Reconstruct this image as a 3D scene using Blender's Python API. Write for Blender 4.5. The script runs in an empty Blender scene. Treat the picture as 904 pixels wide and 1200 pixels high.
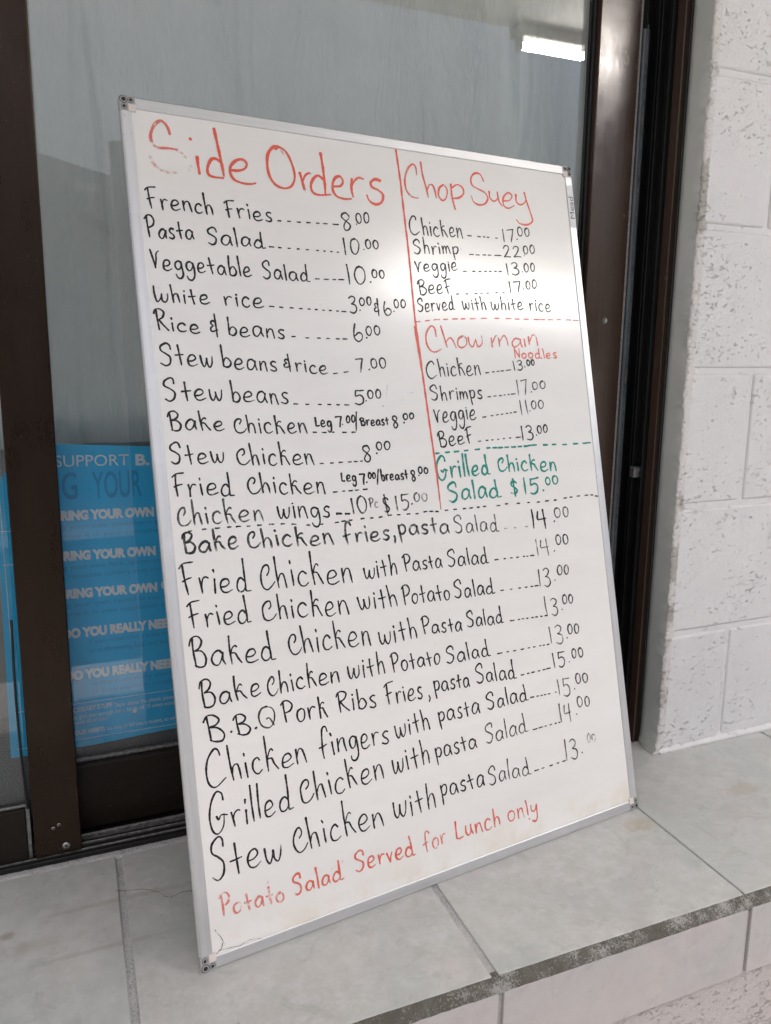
import bpy, bmesh, math, random
from mathutils import Vector, Matrix

# ------------------------------------------------------------------ camera, world, light, exposure
scene = bpy.context.scene
COL = scene.collection
R_ = math.radians

cam_data = bpy.data.cameras.new("camera")
cam = bpy.data.objects.new("camera", cam_data)
COL.objects.link(cam)
scene.camera = cam
YAW, PITCH, ROLL = 0.385, 0.1799, 0.0108
fw = Vector((math.sin(YAW)*math.cos(PITCH), math.cos(YAW)*math.cos(PITCH), -math.sin(PITCH)))
rt = Vector((math.cos(YAW), -math.sin(YAW), 0))
up = rt.cross(fw)
rt2 = rt*math.cos(ROLL) + up*math.sin(ROLL)
up2 = -rt*math.sin(ROLL) + up*math.cos(ROLL)
mt = Matrix((rt2, up2, -fw)).transposed().to_4x4()
mt.translation = (0, 0, 0.6179)
cam.matrix_world = mt
cam_data.sensor_fit = 'VERTICAL'
cam_data.sensor_height = 24
cam_data.lens = 913.3651/1200*24
cam_data.shift_y = -25.6/1200
cam_data.clip_start = 0.02
cam_data.clip_end = 500

SUN_EL, SUN_AZ = R_(63), R_(200)          # sun high behind the camera, veiled by cloud
world = bpy.data.worlds.new("World")
scene.world = world
world.use_nodes = True
wn = world.node_tree
bg = wn.nodes["Background"]
sky = wn.nodes.new("ShaderNodeTexSky")
sky.sky_type = 'NISHITA'
sky.sun_disc = False
sky.sun_elevation = SUN_EL
sky.sun_rotation = SUN_AZ
sky.air_density = 1.0
sky.dust_density = 7.0
sky.ozone_density = 0.6
wn.links.new(sky.outputs[0], bg.inputs[0])
bg.inputs[1].default_value = 0.15

sun_d = bpy.data.lights.new("sun", 'SUN')
sun_d.energy = 1.5
sun_d.angle = R_(10)
sun_d.color = (1.0, 0.965, 0.91)
sun = bpy.data.objects.new("sun", sun_d)
COL.objects.link(sun)
sd = Vector((math.sin(SUN_AZ)*math.cos(SUN_EL), math.cos(SUN_AZ)*math.cos(SUN_EL), math.sin(SUN_EL)))
sun.rotation_euler = (-sd).to_track_quat('-Z', 'Y').to_euler()

scene.view_settings.view_transform = 'Standard'
scene.view_settings.look = 'None'
scene.view_settings.exposure = 0.57
scene.view_settings.gamma = 1.0

# ------------------------------------------------------------------ helpers
def link(o, parent=None):
    COL.objects.link(o)
    if parent: o.parent = parent
    return o

def obj(name, bm, mat=None, parent=None, smooth=False):
    me = bpy.data.meshes.new(name)
    bm.normal_update()
    bm.to_mesh(me); bm.free()
    if smooth:
        for p in me.polygons: p.use_smooth = True
    if mat: me.materials.append(mat)
    return link(bpy.data.objects.new(name, me), parent)

def thing(name, label, cat, loc=(0, 0, 0), group=None):
    o = bpy.data.objects.new(name, None)
    o.empty_display_size = 0.05
    link(o)
    o.location = loc
    o['label'] = label; o['category'] = cat
    if group: o['group'] = group
    return o

def tag(o, label, cat, group=None):
    o['label'] = label; o['category'] = cat
    if group: o['group'] = group
    return o

def structure(o):
    o['kind'] = 'structure'
    return o

def box(bm, x0, x1, y0, y1, z0, z1, bevel=0.0, seg=1):
    vs = [bm.verts.new((x, y, z)) for x in (x0, x1) for y in (y0, y1) for z in (z0, z1)]
    fs = [(0, 1, 3, 2), (4, 6, 7, 5), (0, 4, 5, 1), (2, 3, 7, 6), (0, 2, 6, 4), (1, 5, 7, 3)]
    faces = [bm.faces.new([vs[i] for i in f]) for f in fs]
    if bevel > 0:
        edges = list({e for f in faces for e in f.edges})
        bmesh.ops.bevel(bm, geom=edges, offset=bevel, segments=seg, affect='EDGES', profile=0.5)
    return faces

def bx(x0, x1, y0, y1, z0, z1, bevel=0.0, seg=1):
    bm = bmesh.new(); box(bm, x0, x1, y0, y1, z0, z1, bevel, seg); return bm

def tube(bm, pts, r, n=8):
    rings = []
    pts = [Vector(p) for p in pts]
    for i, p in enumerate(pts):
        d = (pts[min(i+1, len(pts)-1)] - pts[max(i-1, 0)]).normalized()
        a = d.orthogonal().normalized() if i == 0 else (rings_a - d*rings_a.dot(d)).normalized()
        rings_a = a
        b = d.cross(a)
        rings.append([bm.verts.new(p + (a*math.cos(2*math.pi*k/n) + b*math.sin(2*math.pi*k/n))*r) for k in range(n)])
    for r0, r1 in zip(rings, rings[1:]):
        for k in range(n):
            bm.faces.new((r0[k], r0[(k+1) % n], r1[(k+1) % n], r1[k]))
    bm.faces.new(rings[0][::-1]); bm.faces.new(rings[-1])

def lathe(bm, prof, centre, ax, n=16):
    """profile of (radius, height) turned about axis ax through centre"""
    ax = Vector(ax).normalized(); a = ax.orthogonal().normalized(); b = ax.cross(a); c = Vector(centre)
    rings = []
    for r, h in prof:
        rings.append([bm.verts.new(c + ax*h + (a*math.cos(2*math.pi*k/n) + b*math.sin(2*math.pi*k/n))*r) for k in range(n)])
    for r0, r1 in zip(rings, rings[1:]):
        for k in range(n):
            bm.faces.new((r0[k], r0[(k+1) % n], r1[(k+1) % n], r1[k]))
    bm.faces.new(rings[-1]); bm.faces.new(rings[0][::-1])

# ------------------------------------------------------------------ materials
class Mat:
    def __init__(s, name, base=(.5, .5, .5), rough=.6, metal=0.0, spec=.5):
        s.m = bpy.data.materials.new(name); s.m.use_nodes = True
        s.nt = s.m.node_tree; s.N = s.nt.nodes; s.L = s.nt.links
        s.b = s.N["Principled BSDF"]
        s.set('Base Color', (*base, 1)); s.set('Roughness', rough); s.set('Metallic', metal); s.set('Specular IOR Level', spec)
        s.tc = s.N.new('ShaderNodeTexCoord')
        s.vec = s.tc.outputs['Object']
    def set(s, k, v):
        if hasattr(v, 'is_linked') or isinstance(v, bpy.types.NodeSocket): s.L.new(v, s.b.inputs[k])
        else: s.b.inputs[k].default_value = v
    def mapping(s, scale=(1, 1, 1), loc=(0, 0, 0), rot=(0, 0, 0)):
        n = s.N.new('ShaderNodeMapping'); s.L.new(s.vec, n.inputs[0])
        n.inputs['Scale'].default_value = scale; n.inputs['Location'].default_value = loc; n.inputs['Rotation'].default_value = rot
        return n.outputs[0]
    def noise(s, scale, detail=4, rough=.5, vec=None, dist=0.0, col=False):
        n = s.N.new('ShaderNodeTexNoise'); n.inputs['Scale'].default_value = scale
        n.inputs['Detail'].default_value = detail; n.inputs['Roughness'].default_value = rough; n.inputs['Distortion'].default_value = dist
        s.L.new(vec or s.vec, n.inputs['Vector'])
        return n.outputs['Color' if col else 'Fac']
    def voronoi(s, scale, feature='F1', vec=None, rnd=1.0):
        n = s.N.new('ShaderNodeTexVoronoi'); n.feature = feature; n.inputs['Scale'].default_value = scale
        n.inputs['Randomness'].default_value = rnd
        s.L.new(vec or s.vec, n.inputs['Vector']); return n.outputs['Distance']
    def ramp(s, fac, stops, interp='LINEAR'):
        n = s.N.new('ShaderNodeValToRGB'); n.color_ramp.interpolation = interp
        e = n.color_ramp.elements
        while len(e) < len(stops): e.new(0.5)
        for el, (p, c) in zip(e, stops):
            el.position = p; el.color = (*c, 1) if isinstance(c, tuple) else (c, c, c, 1)
        s.L.new(fac, n.inputs[0]); return n.outputs[0]
    def math(s, op, a, b=0.0, c=None, clamp=False):
        n = s.N.new('ShaderNodeMath'); n.operation = op; n.use_clamp = clamp
        for i, v in enumerate((a, b) if c is None else (a, b, c)):
            if isinstance(v, (int, float)): n.inputs[i].default_value = v
            else: s.L.new(v, n.inputs[i])
        return n.outputs[0]
    def mix(s, fac, a, b, mode='MIX'):
        n = s.N.new('ShaderNodeMix'); n.data_type = 'RGBA'; n.blend_type = mode
        for i, v in ((0, fac), (6, a), (7, b)):
            if isinstance(v, (int, float)): n.inputs[i].default_value = v
            elif isinstance(v, tuple): n.inputs[i].default_value = (*v, 1)
            else: s.L.new(v, n.inputs[i])
        return n.outputs[2]
    def bump(s, h, dist=.001, strength=1.0, prev=None):
        n = s.N.new('ShaderNodeBump'); n.inputs['Distance'].default_value = dist; n.inputs['Strength'].default_value = strength
        s.L.new(h, n.inputs['Height'])
        if prev is not None: s.L.new(prev, n.inputs['Normal'])
        s.L.new(n.outputs[0], s.b.inputs['Normal']); return n.outputs[0]
    def attr(s, name):
        n = s.N.new('ShaderNodeAttribute'); n.attribute_name = name; return n.outputs['Fac']
    def geopos(s):
        n = s.N.new('ShaderNodeNewGeometry'); s.vec = n.outputs['Position']; return s
    def objrand(s):
        n = s.N.new('ShaderNodeObjectInfo'); return n.outputs['Random']

# painted steel writing surface: off-white enamel with faint orange peel and wiped smears
M = Mat('whiteboard_enamel', rough=.2, spec=.5)
sm = M.noise(9, 5, .6, vec=M.mapping((1, 3.5, 1), rot=(0, 0, .5)))
c = M.ramp(sm, [(.3, (.735, .722, .700)), (.7, (.765, .755, .735))])
st = M.noise(14, 6, .65)
low = M.N.new('ShaderNodeSeparateXYZ'); M.L.new(M.vec, low.inputs[0])
edge = M.ramp(low.outputs['Y'], [(.010, 1.0), (.05, 0.0)])
edge = M.math('MULTIPLY', edge, M.ramp(st, [(.45, 0.0), (.62, .7)]))
c = M.mix(edge, c, (.62, .55, .42))
sp = M.noise(420, 2, .5)
spk = M.ramp(M.noise(55, 3, .7), [(.70, 0.0), (.74, .35)])
c = M.mix(spk, c, (.62, .60, .57))
M.set('Base Color', c)
M.set('Roughness', M.ramp(M.noise(5, 4, .6), [(.3, .15), (.7, .20)]))
M.bump(sp, .00013, .6)
BOARD_MAT = M.m

def aluminium(name, base, r0, streak):
    M = Mat(name, rough=r0, metal=.75, spec=.5)
    n = M.noise(60, 5, .6, vec=M.mapping(streak))
    n2 = M.noise(18, 4, .6)
    c = M.mix(M.ramp(n, [(.3, 0.0), (.75, 1.0)]), tuple(x*.86 for x in base), base)
    c = M.mix(M.ramp(n2, [(.55, 0.0), (.72, .45)]), c, tuple(min(1, x*1.12) for x in base))
    c = M.mix(M.ramp(M.noise(140, 3, .7), [(.66, 0.0), (.7, .5)]), c, tuple(x*.55 for x in base))
    M.set('Base Color', c)
    M.set('Roughness', M.ramp(n, [(.2, r0-.08), (.8, r0+.1)]))
    M.bump(n, .0001, .4)
    return M.m
ALU_H = aluminium('aluminium_rail_brushed_across', (.66, .66, .67), .42, (.08, 4, 4))
ALU_V = aluminium('aluminium_rail_brushed_along', (.68, .68, .685), .42, (4, .08, 4))

def simple(name, base, rough=.6, metal=0.0, spec=.5, var=.2, scale=30, bump=0.0, bscale=200):
    M = Mat(name, rough=rough, metal=metal, spec=spec)
    n = M.noise(scale, 5, .6)
    M.set('Base Color', M.mix(M.ramp(n, [(.3, 0.0), (.7, 1.0)]), tuple(x*(1-var) for x in base), base))
    if bump: M.bump(M.noise(bscale, 4, .6), bump, .6)
    return M.m
CAP_MAT = simple('grey_plastic_cap', (.38, .38, .38), .45)
CAP_PALE = simple('pale_plastic_insert', (.74, .66, .62), .5)
HOLE_MAT = simple('dark_hole', (.02, .02, .02), .8)
BOARD_BACK = simple('pale_backing', (.60, .59, .56), .7)
STICKER_MAT = simple('paper_sticker', (.74, .74, .75), .5)
STICKER_INK = simple('sticker_ink', (.08, .08, .10), .5)

def ink(name, dark, light, streaky):
    M = Mat(name, rough=.35, spec=.3)
    d = M.attr('ink_density'); e = M.attr('ink_edge')
    n = M.noise(900, 3, .6); n2 = M.noise(160, 3, .6)
    a = M.math('MULTIPLY', d, M.math('MULTIPLY_ADD', e, .28, .84))
    m = M.math('MULTIPLY_ADD', n2, streaky, 1.0-streaky*.35)
    a = M.math('MULTIPLY', a, m)
    a = M.math('MULTIPLY', a, M.math('MULTIPLY_ADD', n, .6, .80))
    thr = M.math('SUBTRACT', 1.05, d)
    hole = M.ramp(M.math('SUBTRACT', n2, M.math('MULTIPLY', thr, .45)), [(.05, 0.0), (.28, 1.0)])
    a = M.math('MULTIPLY', a, hole, clamp=True)
    M.set('Base Color', M.mix(a, light, dark))
    M.set('Alpha', a)
    return M.m
INK = {'k': ink('black_marker_ink', (.012, .012, .014), (.05, .05, .055), .15),
       'r': ink('red_marker_ink', (.70, .105, .070), (.88, .32, .24), .6),
       'g': ink('green_marker_ink', (.004, .225, .18), (.03, .48, .38), .5),
       'b': ink('surface_crack_brown', (.12, .09, .05), (.2, .15, .09), .1)}

# bronze anodised window metal
def bronze(name, base, rough, along, dust=.35, metal=.5, spec=.4):
    M = Mat(name, rough=rough, metal=metal, spec=spec).geopos()
    n = M.noise(50, 5, .6, vec=M.mapping(along))
    c = M.mix(M.ramp(n, [(.3, 0.0), (.75, 1.0)]), tuple(x*.75 for x in base), base)
    d = M.math('ADD', M.ramp(M.noise(240, 4, .75), [(.66, 0.0), (.74, dust)]), M.ramp(M.noise(700, 2, .6), [(.71, 0.0), (.75, dust)]), clamp=True)
    c = M.mix(d, c, (.30, .27, .24))
    M.set('Base Color', c)
    r = M.ramp(M.noise(26, 5, .7, vec=M.mapping((1.2, 1.2, .5))), [(.3, rough-.08), (.7, rough+.12)])
    M.set('Roughness', r)
    b0 = M.bump(n, .00012, .5)
    M.bump(M.noise(900, 3, .6, vec=M.mapping((1, 1, .25))), .00006, .5, prev=b0)
    return M.m
BRONZE = bronze('bronze_anodised_metal', (.032, .018, .010), .30, (6, 6, .15))
BRONZE_H = bronze('bronze_anodised_rail', (.022, .017, .013), .40, (.15, 6, 6))
BRONZE_L = bronze('brown_anodised_stile', (.062, .038, .028), .17, (6, 6, .15), .3, .12, .6)
BLACK_METAL = bronze('black_track_metal', (.012, .012, .013), .42, (6, 6, .15), .5, .2)
WORN = simple('worn_bare_metal', (.30, .30, .30), .45, .6, var=.7, scale=160)
RUBBER = simple('black_rubber_gasket', (.010, .010, .011), .5)
BRUSH = simple('grey_pile_weatherstrip', (.30, .30, .28), .95, var=.5, scale=400, bump=.001)
SCREW = simple('steel_screw', (.45, .44, .42), .35, .9, var=.3, scale=300)
CABLE = simple('black_cable', (.012, .012, .012), .4)

# glass: clear pane, mirror-like by Fresnel
M = Mat('window_glass')
M.N.remove(M.b)
tr = M.N.new('ShaderNodeBsdfTransparent'); tr.inputs[0].default_value = (.992, .997, .994, 1)
gl = M.N.new('ShaderNodeBsdfGlossy'); gl.inputs['Roughness'].default_value = .0
gl.inputs[0].default_value = (1, 1, 1, 1)
fr = M.N.new('ShaderNodeFresnel'); fr.inputs[0].default_value = 1.52
dn = M.noise(30, 5, .7, vec=M.mapping((1, 1, .6)))
bp = M.N.new('ShaderNodeBump'); bp.inputs['Distance'].default_value = .00002; bp.inputs['Strength'].default_value = .3

mx = M.N.new('ShaderNodeMixShader')
M.L.new(fr.outputs[0], mx.inputs[0]); M.L.new(tr.outputs[0], mx.inputs[1]); M.L.new(gl.outputs[0], mx.inputs[2])
df = M.N.new('ShaderNodeBsdfDiffuse'); df.inputs[0].default_value = (.5, .5, .48, 1)
dirt = M.ramp(dn, [(.35, .008), (.75, .03)])
mx2 = M.N.new('ShaderNodeMixShader')
M.L.new(dirt, mx2.inputs[0]); M.L.new(mx.outputs[0], mx2.inputs[1]); M.L.new(df.outputs[0], mx2.inputs[2])
M.L.new(mx2.outputs[0], M.N['Material Output'].inputs[0])
GLASS = M.m

# curtain cloth
M = Mat('grey_green_curtain_cloth', rough=.95, spec=.1).geopos()
c = M.ramp(M.noise(5, 4, .6), [(.3, (.64, .67, .62)), (.7, (.72, .75, .69))])
c = M.mix(M.ramp(M.noise(38, 5, .7), [(.60, 0.0), (.75, .35)]), c, (.46, .50, .48))
M.set('Base Color', c)
b0 = M.bump(M.noise(7, 5, .6, vec=M.mapping((2.4, 1, .7)), dist=.3), .05, .6)
M.bump(M.noise(900, 2, .5), .0004, .4, prev=b0)
tl = M.N.new('ShaderNodeBsdfTranslucent'); M.L.new(c, tl.inputs[0])
mxc = M.N.new('ShaderNodeMixShader'); mxc.inputs[0].default_value = .36
M.L.new(M.b.outputs[0], mxc.inputs[1]); M.L.new(tl.outputs[0], mxc.inputs[2])
M.L.new(mxc.outputs[0], M.N['Material Output'].inputs[0])
CURTAIN = M.m

# glazed tile
def tile_mat(name, a, b_, tint, stains=()):
    M = Mat(name, rough=.38, spec=.4).geopos()
    raw = M.vec
    off = M.objrand()
    vm = M.N.new('ShaderNodeVectorMath'); vm.operation = 'ADD'
    M.L.new(M.vec, vm.inputs[0])
    cb = M.N.new('ShaderNodeCombineXYZ'); M.L.new(M.math('MULTIPLY', off, 37.0), cb.inputs[0]); M.L.new(M.math('MULTIPLY', off, 11.0), cb.inputs[2])
    M.L.new(cb.outputs[0], vm.inputs[1]); M.vec = vm.outputs[0]
    n1 = M.noise(7, 7, .66, dist=.8); n2 = M.noise(48, 6, .72); n3 = M.noise(22, 7, .72, dist=1.8)
    c = M.ramp(n1, [(.28, a), (.72, b_)])
    c = M.mix(M.ramp(n2, [(.42, 0.0), (.66, .75)]), c, tint)
    c = M.mix(M.ramp(n3, [(.54, 0.0), (.64, .38)]), c, tuple(x*.80 for x in a))
    c = M.mix(M.ramp(M.noise(5, 4, .6, dist=1.0), [(.45, 0.0), (.62, .35)]), c, (a[0]*.90, a[1]*1.03, a[2]*1.04))
    c = M.mix(M.ramp(M.noise(8, 4, .6, dist=1.3), [(.50, 0.0), (.68, .30)]), c, (a[0]*1.14, a[1]*1.02, a[2]*1.06))
    c = M.mix(M.ramp(M.noise(10, 7, .78, dist=2.0), [(.62, 0.0), (.70, .35)]), c, (.33, .28, .21))
    c = M.mix(M.ramp(M.noise(170, 2, .8), [(.73, 0.0), (.77, .8)]), c, (.16, .14, .12))
    # water and rust stains at their own places on the ledge
    wv = raw
    wob = M.noise(34, 6, .75, vec=wv)
    for (sx, sy, lx, ly, st, colr) in stains:
        mp = M.N.new('ShaderNodeMapping'); M.L.new(wv, mp.inputs[0]); mp.vector_type = 'TEXTURE'
        mp.inputs['Location'].default_value = (sx, sy, 0); mp.inputs['Scale'].default_value = (lx, ly, 1)
        sep = M.N.new('ShaderNodeSeparateXYZ'); M.L.new(mp.outputs[0], sep.inputs[0])
        d2 = M.math('ADD', M.math('POWER', M.math('ABSOLUTE', sep.outputs[0]), 2.0), M.math('POWER', M.math('ABSOLUTE', sep.outputs[1]), 2.0))
        f = M.ramp(M.math('ADD', d2, M.math('MULTIPLY_ADD', wob, 2.4, -1.2)), [(.1, st), (.9, 0.0)])
        c = M.mix(f, c, colr)
    M.set('Base Color', c)
    M.set('Roughness', M.ramp(n2, [(.3, .34), (.7, .5)]))
    M.bump(M.noise(70, 4, .6), .0004, .35)
    return M.m
TILE = tile_mat('grey_marbled_tile', (.39, .39, .38), (.465, .468, .455), (.52, .53, .52),
    [(.668, .742, .030, .018, .55, (.36, .29, .19)), (.865, .757, .05, .018, .35, (.34, .28, .20)), (-.06, .80, .05, .012, .30, (.33, .27, .21)), (-.094, .823, .010, .008, .6, (.24, .18, .14)),
     (.02, .84, .10, .006, .4, (.30, .26, .20)), (.0, .77, .09, .005, .35, (.28, .25, .20)), (.93, .74, .05, .01, .3, (.33, .28, .2))])
TILE_F = tile_mat('grey_mauve_front_tile', (.33, .315, .315), (.38, .36, .36), (.41, .39, .39))

def grout_mat(name, dark, pale, amount, scale, soft=.05, big=.4):
    M = Mat(name, rough=.9, spec=.2).geopos()
    n = M.noise(scale, 6, .8); n2 = M.noise(26, 6, .72)
    f = M.math('ADD', M.math('MULTIPLY', n, 1-big), M.math('MULTIPLY', n2, big))
    c = M.ramp(f, [(amount-soft, dark), (amount+soft, pale)])
    c = M.mix(M.ramp(M.noise(60, 5, .7), [(.45, 0.0), (.75, .4)]), c, tuple(.5*(x+y) for x, y in zip(dark, pale)))
    M.set('Base Color', c)
    M.bump(n, .0016, .9)
    return M.m
GROUT = grout_mat('speckled_grey_grout', (.24, .24, .24), (.48, .48, .485), .46, 420, .06, .3)
GROUT_EDGE = grout_mat('dark_worn_edge_grout', (.10, .094, .080), (.34, .34, .33), .55, 520, .035, .5)

# painted concrete block
def block_mat(name, base, pit=.0025, pitdark=.35, patch=False, cluster=0.0):
    M = Mat(name, rough=.62, spec=.35).geopos()
    off = M.objrand()
    n1 = M.noise(28, 6, .65); n2 = M.noise(120, 4, .6)
    v = M.noise(95, 6, .78, vec=M.mapping((1, 1, 1.8)), dist=.4)
    reg = M.ramp(M.noise(9, 4, .6), [(.40, cluster), (.62, .085+cluster)])          # pores come in clusters
    f = M.math('ADD', v, reg)
    pits = M.ramp(f, [(.645, 1.0), (.69, 0.0)])                          # 0 in the pits
    grain = M.noise(480, 3, .7)
    c = M.ramp(n1, [(.3, tuple(x*.95 for x in base)), (.7, base)])
    c = M.mix(M.math('MULTIPLY', M.ramp(f, [(.68, 0.0), (.72, 1.0)]), pitdark), c, (.26, .23, .20))
    c = M.mix(M.ramp(M.noise(11, 5, .7), [(.62, 0.0), (.75, .15)]), c, (.55, .50, .42))
    if patch: c = M.mix(M.ramp(M.noise(14, 5, .65), [(.52, 0.0), (.57, .85)]), c, (.33, .31, .285))
    M.set('Base Color', c)
    h = M.math('ADD', M.math('ADD', M.math('MULTIPLY', n1, .5), M.math('MULTIPLY', grain, .30)), M.math('ADD', M.math('MULTIPLY', n2, .45), M.math('MULTIPLY', pits, .7)))
    M.bump(h, pit, .8)
    return M.m
BLOCK = block_mat('white_painted_block', (.625, .62, .625), 0.0026, .42, False, -.008)
MORTAR = block_mat('white_painted_mortar', (.625, .62, .625), .0012, .12)
ROUGHM = block_mat('bare_rough_mortar', (.60, .585, .57), .004, .5, True)
BASEW = block_mat('grey_rough_plaster', (.42, .395, .39), .0045, .3, False, .05)
REVEAL = simple('grey_green_painted_reveal', (.58, .60, .57), .55, var=.12, scale=12, bump=.0006, bscale=60)
CEIL = simple('white_painted_ceiling', (.84, .83, .81), .8, var=.1, scale=4)
FLOOR = simple('pale_concrete_floor', (.50, .49, .475), .8, var=.25, scale=3, bump=.002, bscale=40)
FARWALL = simple('grey_far_wall', (.46, .47, .46), .8, var=.15, scale=2)
GROUNDM = simple('pale_ground', (.40, .39, .375), .9, var=.25, scale=.5)
DARK_GROUND = simple('dark_added_ground', (.06, .06, .062), .85, var=.25, scale=40, bump=.002, bscale=200)
FARDARK = simple('dark_pipe_paint', (.03, .03, .03), .6)
FARPALE = simple('pale_sign_paint', (.92, .92, .90), .6)
SILLM = simple('grey_speckled_inner_sill', (.30, .31, .31), .5, var=.75, scale=420)
HOUSING = simple('white_enamel_housing', (.45, .43, .40), .4)
POSTER = Mat('blue_poster_paper', rough=.45, spec=.3)
POSTER.geopos()
POSTER.set('Base Color', POSTER.mix(POSTER.ramp(POSTER.noise(16, 5, .7), [(.4, 0.0), (.8, .5)]), (.02, .54, .96), (.06, .62, .97)))
POSTER = POSTER.m
P_WHITE = simple('poster_white_print', (.93, .95, .97), .5, var=.1)
P_DARK = simple('poster_dark_blue_print', (.002, .35, .70), .5, var=.1)
M = Mat('lit_fluorescent_tube'); M.set('Emission Color', (1.0, .965, .92, 1)); M.set('Emission Strength', 105.0)
TUBE = M.m

# ------------------------------------------------------------------ setting: ground, ceiling, opposite side
def quad_sheet(name, x0, x1, y0, y1, z, mat, sub=1):
    bm = bmesh.new()
    vs = [bm.verts.new(v) for v in ((x0, y0, z), (x1, y0, z), (x1, y1, z), (x0, y1, z))]
    bm.faces.new(vs)
    return structure(obj(name, bm, mat))
quad_sheet('ground', -150, 150, -150, 150, -.93, GROUNDM)
quad_sheet('pavement', -6, 6, -1.9, 1.5, -.926, FLOOR)
quad_sheet('added_dark_ground', -40, 40, -4.6, -1.9, -.926, DARK_GROUND)  # unseen dark strip, added so the low glass mirrors less bright ground
structure(obj('ceiling', bx(-1.7, 4, -.45, 2.4, 1.66, 1.85), CEIL))

b = thing('concrete_building', 'gabled grey building across the yard, mirrored in the window glass', 'building', (0, -7, -.93))
bm = bmesh.new()
vs = [[bm.verts.new((x, y, z)) for x, z in ((-3.4, 0), (2.4, 0), (2.4, 2.84), (-2.2, 3.92), (-3.4, 3.6))] for y in (-3, 0)]
for k in range(5): bm.faces.new((vs[0][k], vs[0][(k+1) % 5], vs[1][(k+1) % 5], vs[1][k]))
bm.faces.new(vs[0][::-1]); bm.faces.new(vs[1]); bmesh.ops.recalc_face_normals(bm, faces=bm.faces)
obj('gable_wall', bm, FARWALL, b)
obj('sign_board', bx(.18, .42, .0, .03, 3.11, 3.19), FARPALE, b)
bm = bmesh.new(); tube(bm, [(.20, .06, 2.86), (.95, .06, 2.52)], .055); obj('pipe', bm, FARDARK, b)

lamp = thing('fluorescent_light', 'lit white fluorescent tube light under the roof edge, mirrored in the glass', 'light', (1.44, -.42, 1.60))
obj('housing', bx(-.03, 1.40, -.03, .03, .022, .06, .004), HOUSING, lamp)
bm = bmesh.new(); tube(bm, [(0.0, 0, 0), (1.36, 0, 0)], .0125, 16); obj('tube', bm, TUBE, lamp, True)
for x in (-.012, 1.36):
    obj('end_socket', bx(x, x+.012, -.018, .018, -.018, .022, .002), HOUSING, lamp)

# ------------------------------------------------------------------ tiled ledge
YF, YW = .5895, .9285            # front edge of the top tiles, window line
JX = [.0241, .3636, .6933]
xs = [JX[0]-.337*k for k in range(6, 0, -1)] + JX + [JX[2]+.336*k for k in range(1, 8)]
ledge = thing('tiled_ledge', 'grey tiled ledge with dark worn edge grout carrying the whiteboard', 'ledge', (0, YF, 0))
def loc(o):                       # child made in world coordinates
    o.location = -Vector(o.parent.location); return o
rnd = random.Random(5)
for a, b_ in zip(xs, xs[1:]):
    g = .0040 if abs(b_-JX[2]) > .01 else .0013
    y1 = YW-.006 if b_ < .83 else .96
    y0 = YF
    if a > -1.0 or True:
        ga = .0040 if abs(a-JX[2]) > .01 else .0013
        bm = bx(a+ga, b_-g, y0, y1, -.009, rnd.uniform(-.0003, 0.0), .0011, 2)
        loc(obj('tile', bm, TILE, ledge))
        gf = .0030
        bm = bx(a+gf+.003, b_-gf+.003,   .581, .589, -.1005, -.0142, .0011, 2)
        loc(obj('front_tile', bm, TILE_F, ledge))
bm = bx(xs[0], xs[-1], YF+.003, 1.03, -.06, -.0022)
loc(obj('grout', bm, GROUT, ledge))
# rough ragged grout along the window and the dark nosing along the front edge
def ragged_strip(x0, x1, n, prof, jit, seed):
    """prof: list of (y, z) cross-section points swept along x with jitter"""
    r = random.Random(seed); bm = bmesh.new(); rows = []
    for i in range(n+1):
        x = x0+(x1-x0)*i/n
        rows.append([bm.verts.new((x, y+r.uniform(-1, 1)*jit, z+r.uniform(-1, 1)*jit*.7)) for y, z in prof])
    for a, c in zip(rows, rows[1:]):
        for k in range(len(prof)-1):
            bm.faces.new((a[k], a[k+1], c[k+1], c[k]))
    return bm
loc(obj('edge_grout', ragged_strip(xs[0], xs[-1], 700, [(.604, -.004), (.5905, -.0012), (.5885, -.0016), (.5862, -.0036), (.5835, -.0078), (.5822, -.0115), (.5816, -.0143), (.586, -.022), (.600, -.03)], .00045, 3), GROUT_EDGE, ledge, True))
loc(obj('window_grout', ragged_strip(xs[0], .83, 500, [(.919, -.004), (.9215, .0004), (.926, .0012), (.931, .0015), (.936, .001), (.94, -.004)], .0007, 4), GROUT, ledge, True))
loc(obj('joint_grout', bx(xs[0], xs[-1], .5855, .592, -.1, -.02), GROUT, ledge))
loc(obj('base_wall', bx(xs[0], xs[-1], .592, 1.0, -.929, -.06), BASEW, ledge))

# ------------------------------------------------------------------ block walls
WY = .882
def block_wall(name_label, x0, x1, joints_a, joints_b, seed, revealside):
    t = thing('block_wall', name_label, 'wall', (x0, WY, 0))
    r = random.Random(seed)
    zc = [-.0055, .1925, .3915, .5905, .7895, .9895, 1.188, 1.387, 1.586, 1.66]
    for i in range(len(zc)-1):
        js = joints_a if i % 2 == 0 else joints_b
        ed = [x0] + [j for j in js if x0+.03 < j < x1-.03] + [x1]
        for a, b_ in zip(ed, ed[1:]):
            gx = .0032
            xa = a + (.0095 if a == x0 and revealside < 0 else gx)
            xb = b_ - (.014 if b_ == x1 and revealside > 0 else gx)
            z0 = zc[i]+.0040; z1 = zc[i+1]-.0040
            if i == 0: z0 = .003
            dy = r.uniform(-.0006, .0006)
            bm = bx(xa, xb, WY+dy, WY+.10, z0, z1, .0046, 3)
            loc(_mk(bm, t))
    loc(obj('mortar', bx(x0+.006, x1-.006, WY+.0030, WY+.16, .001, 1.66), MORTAR, t))
    return t
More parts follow.
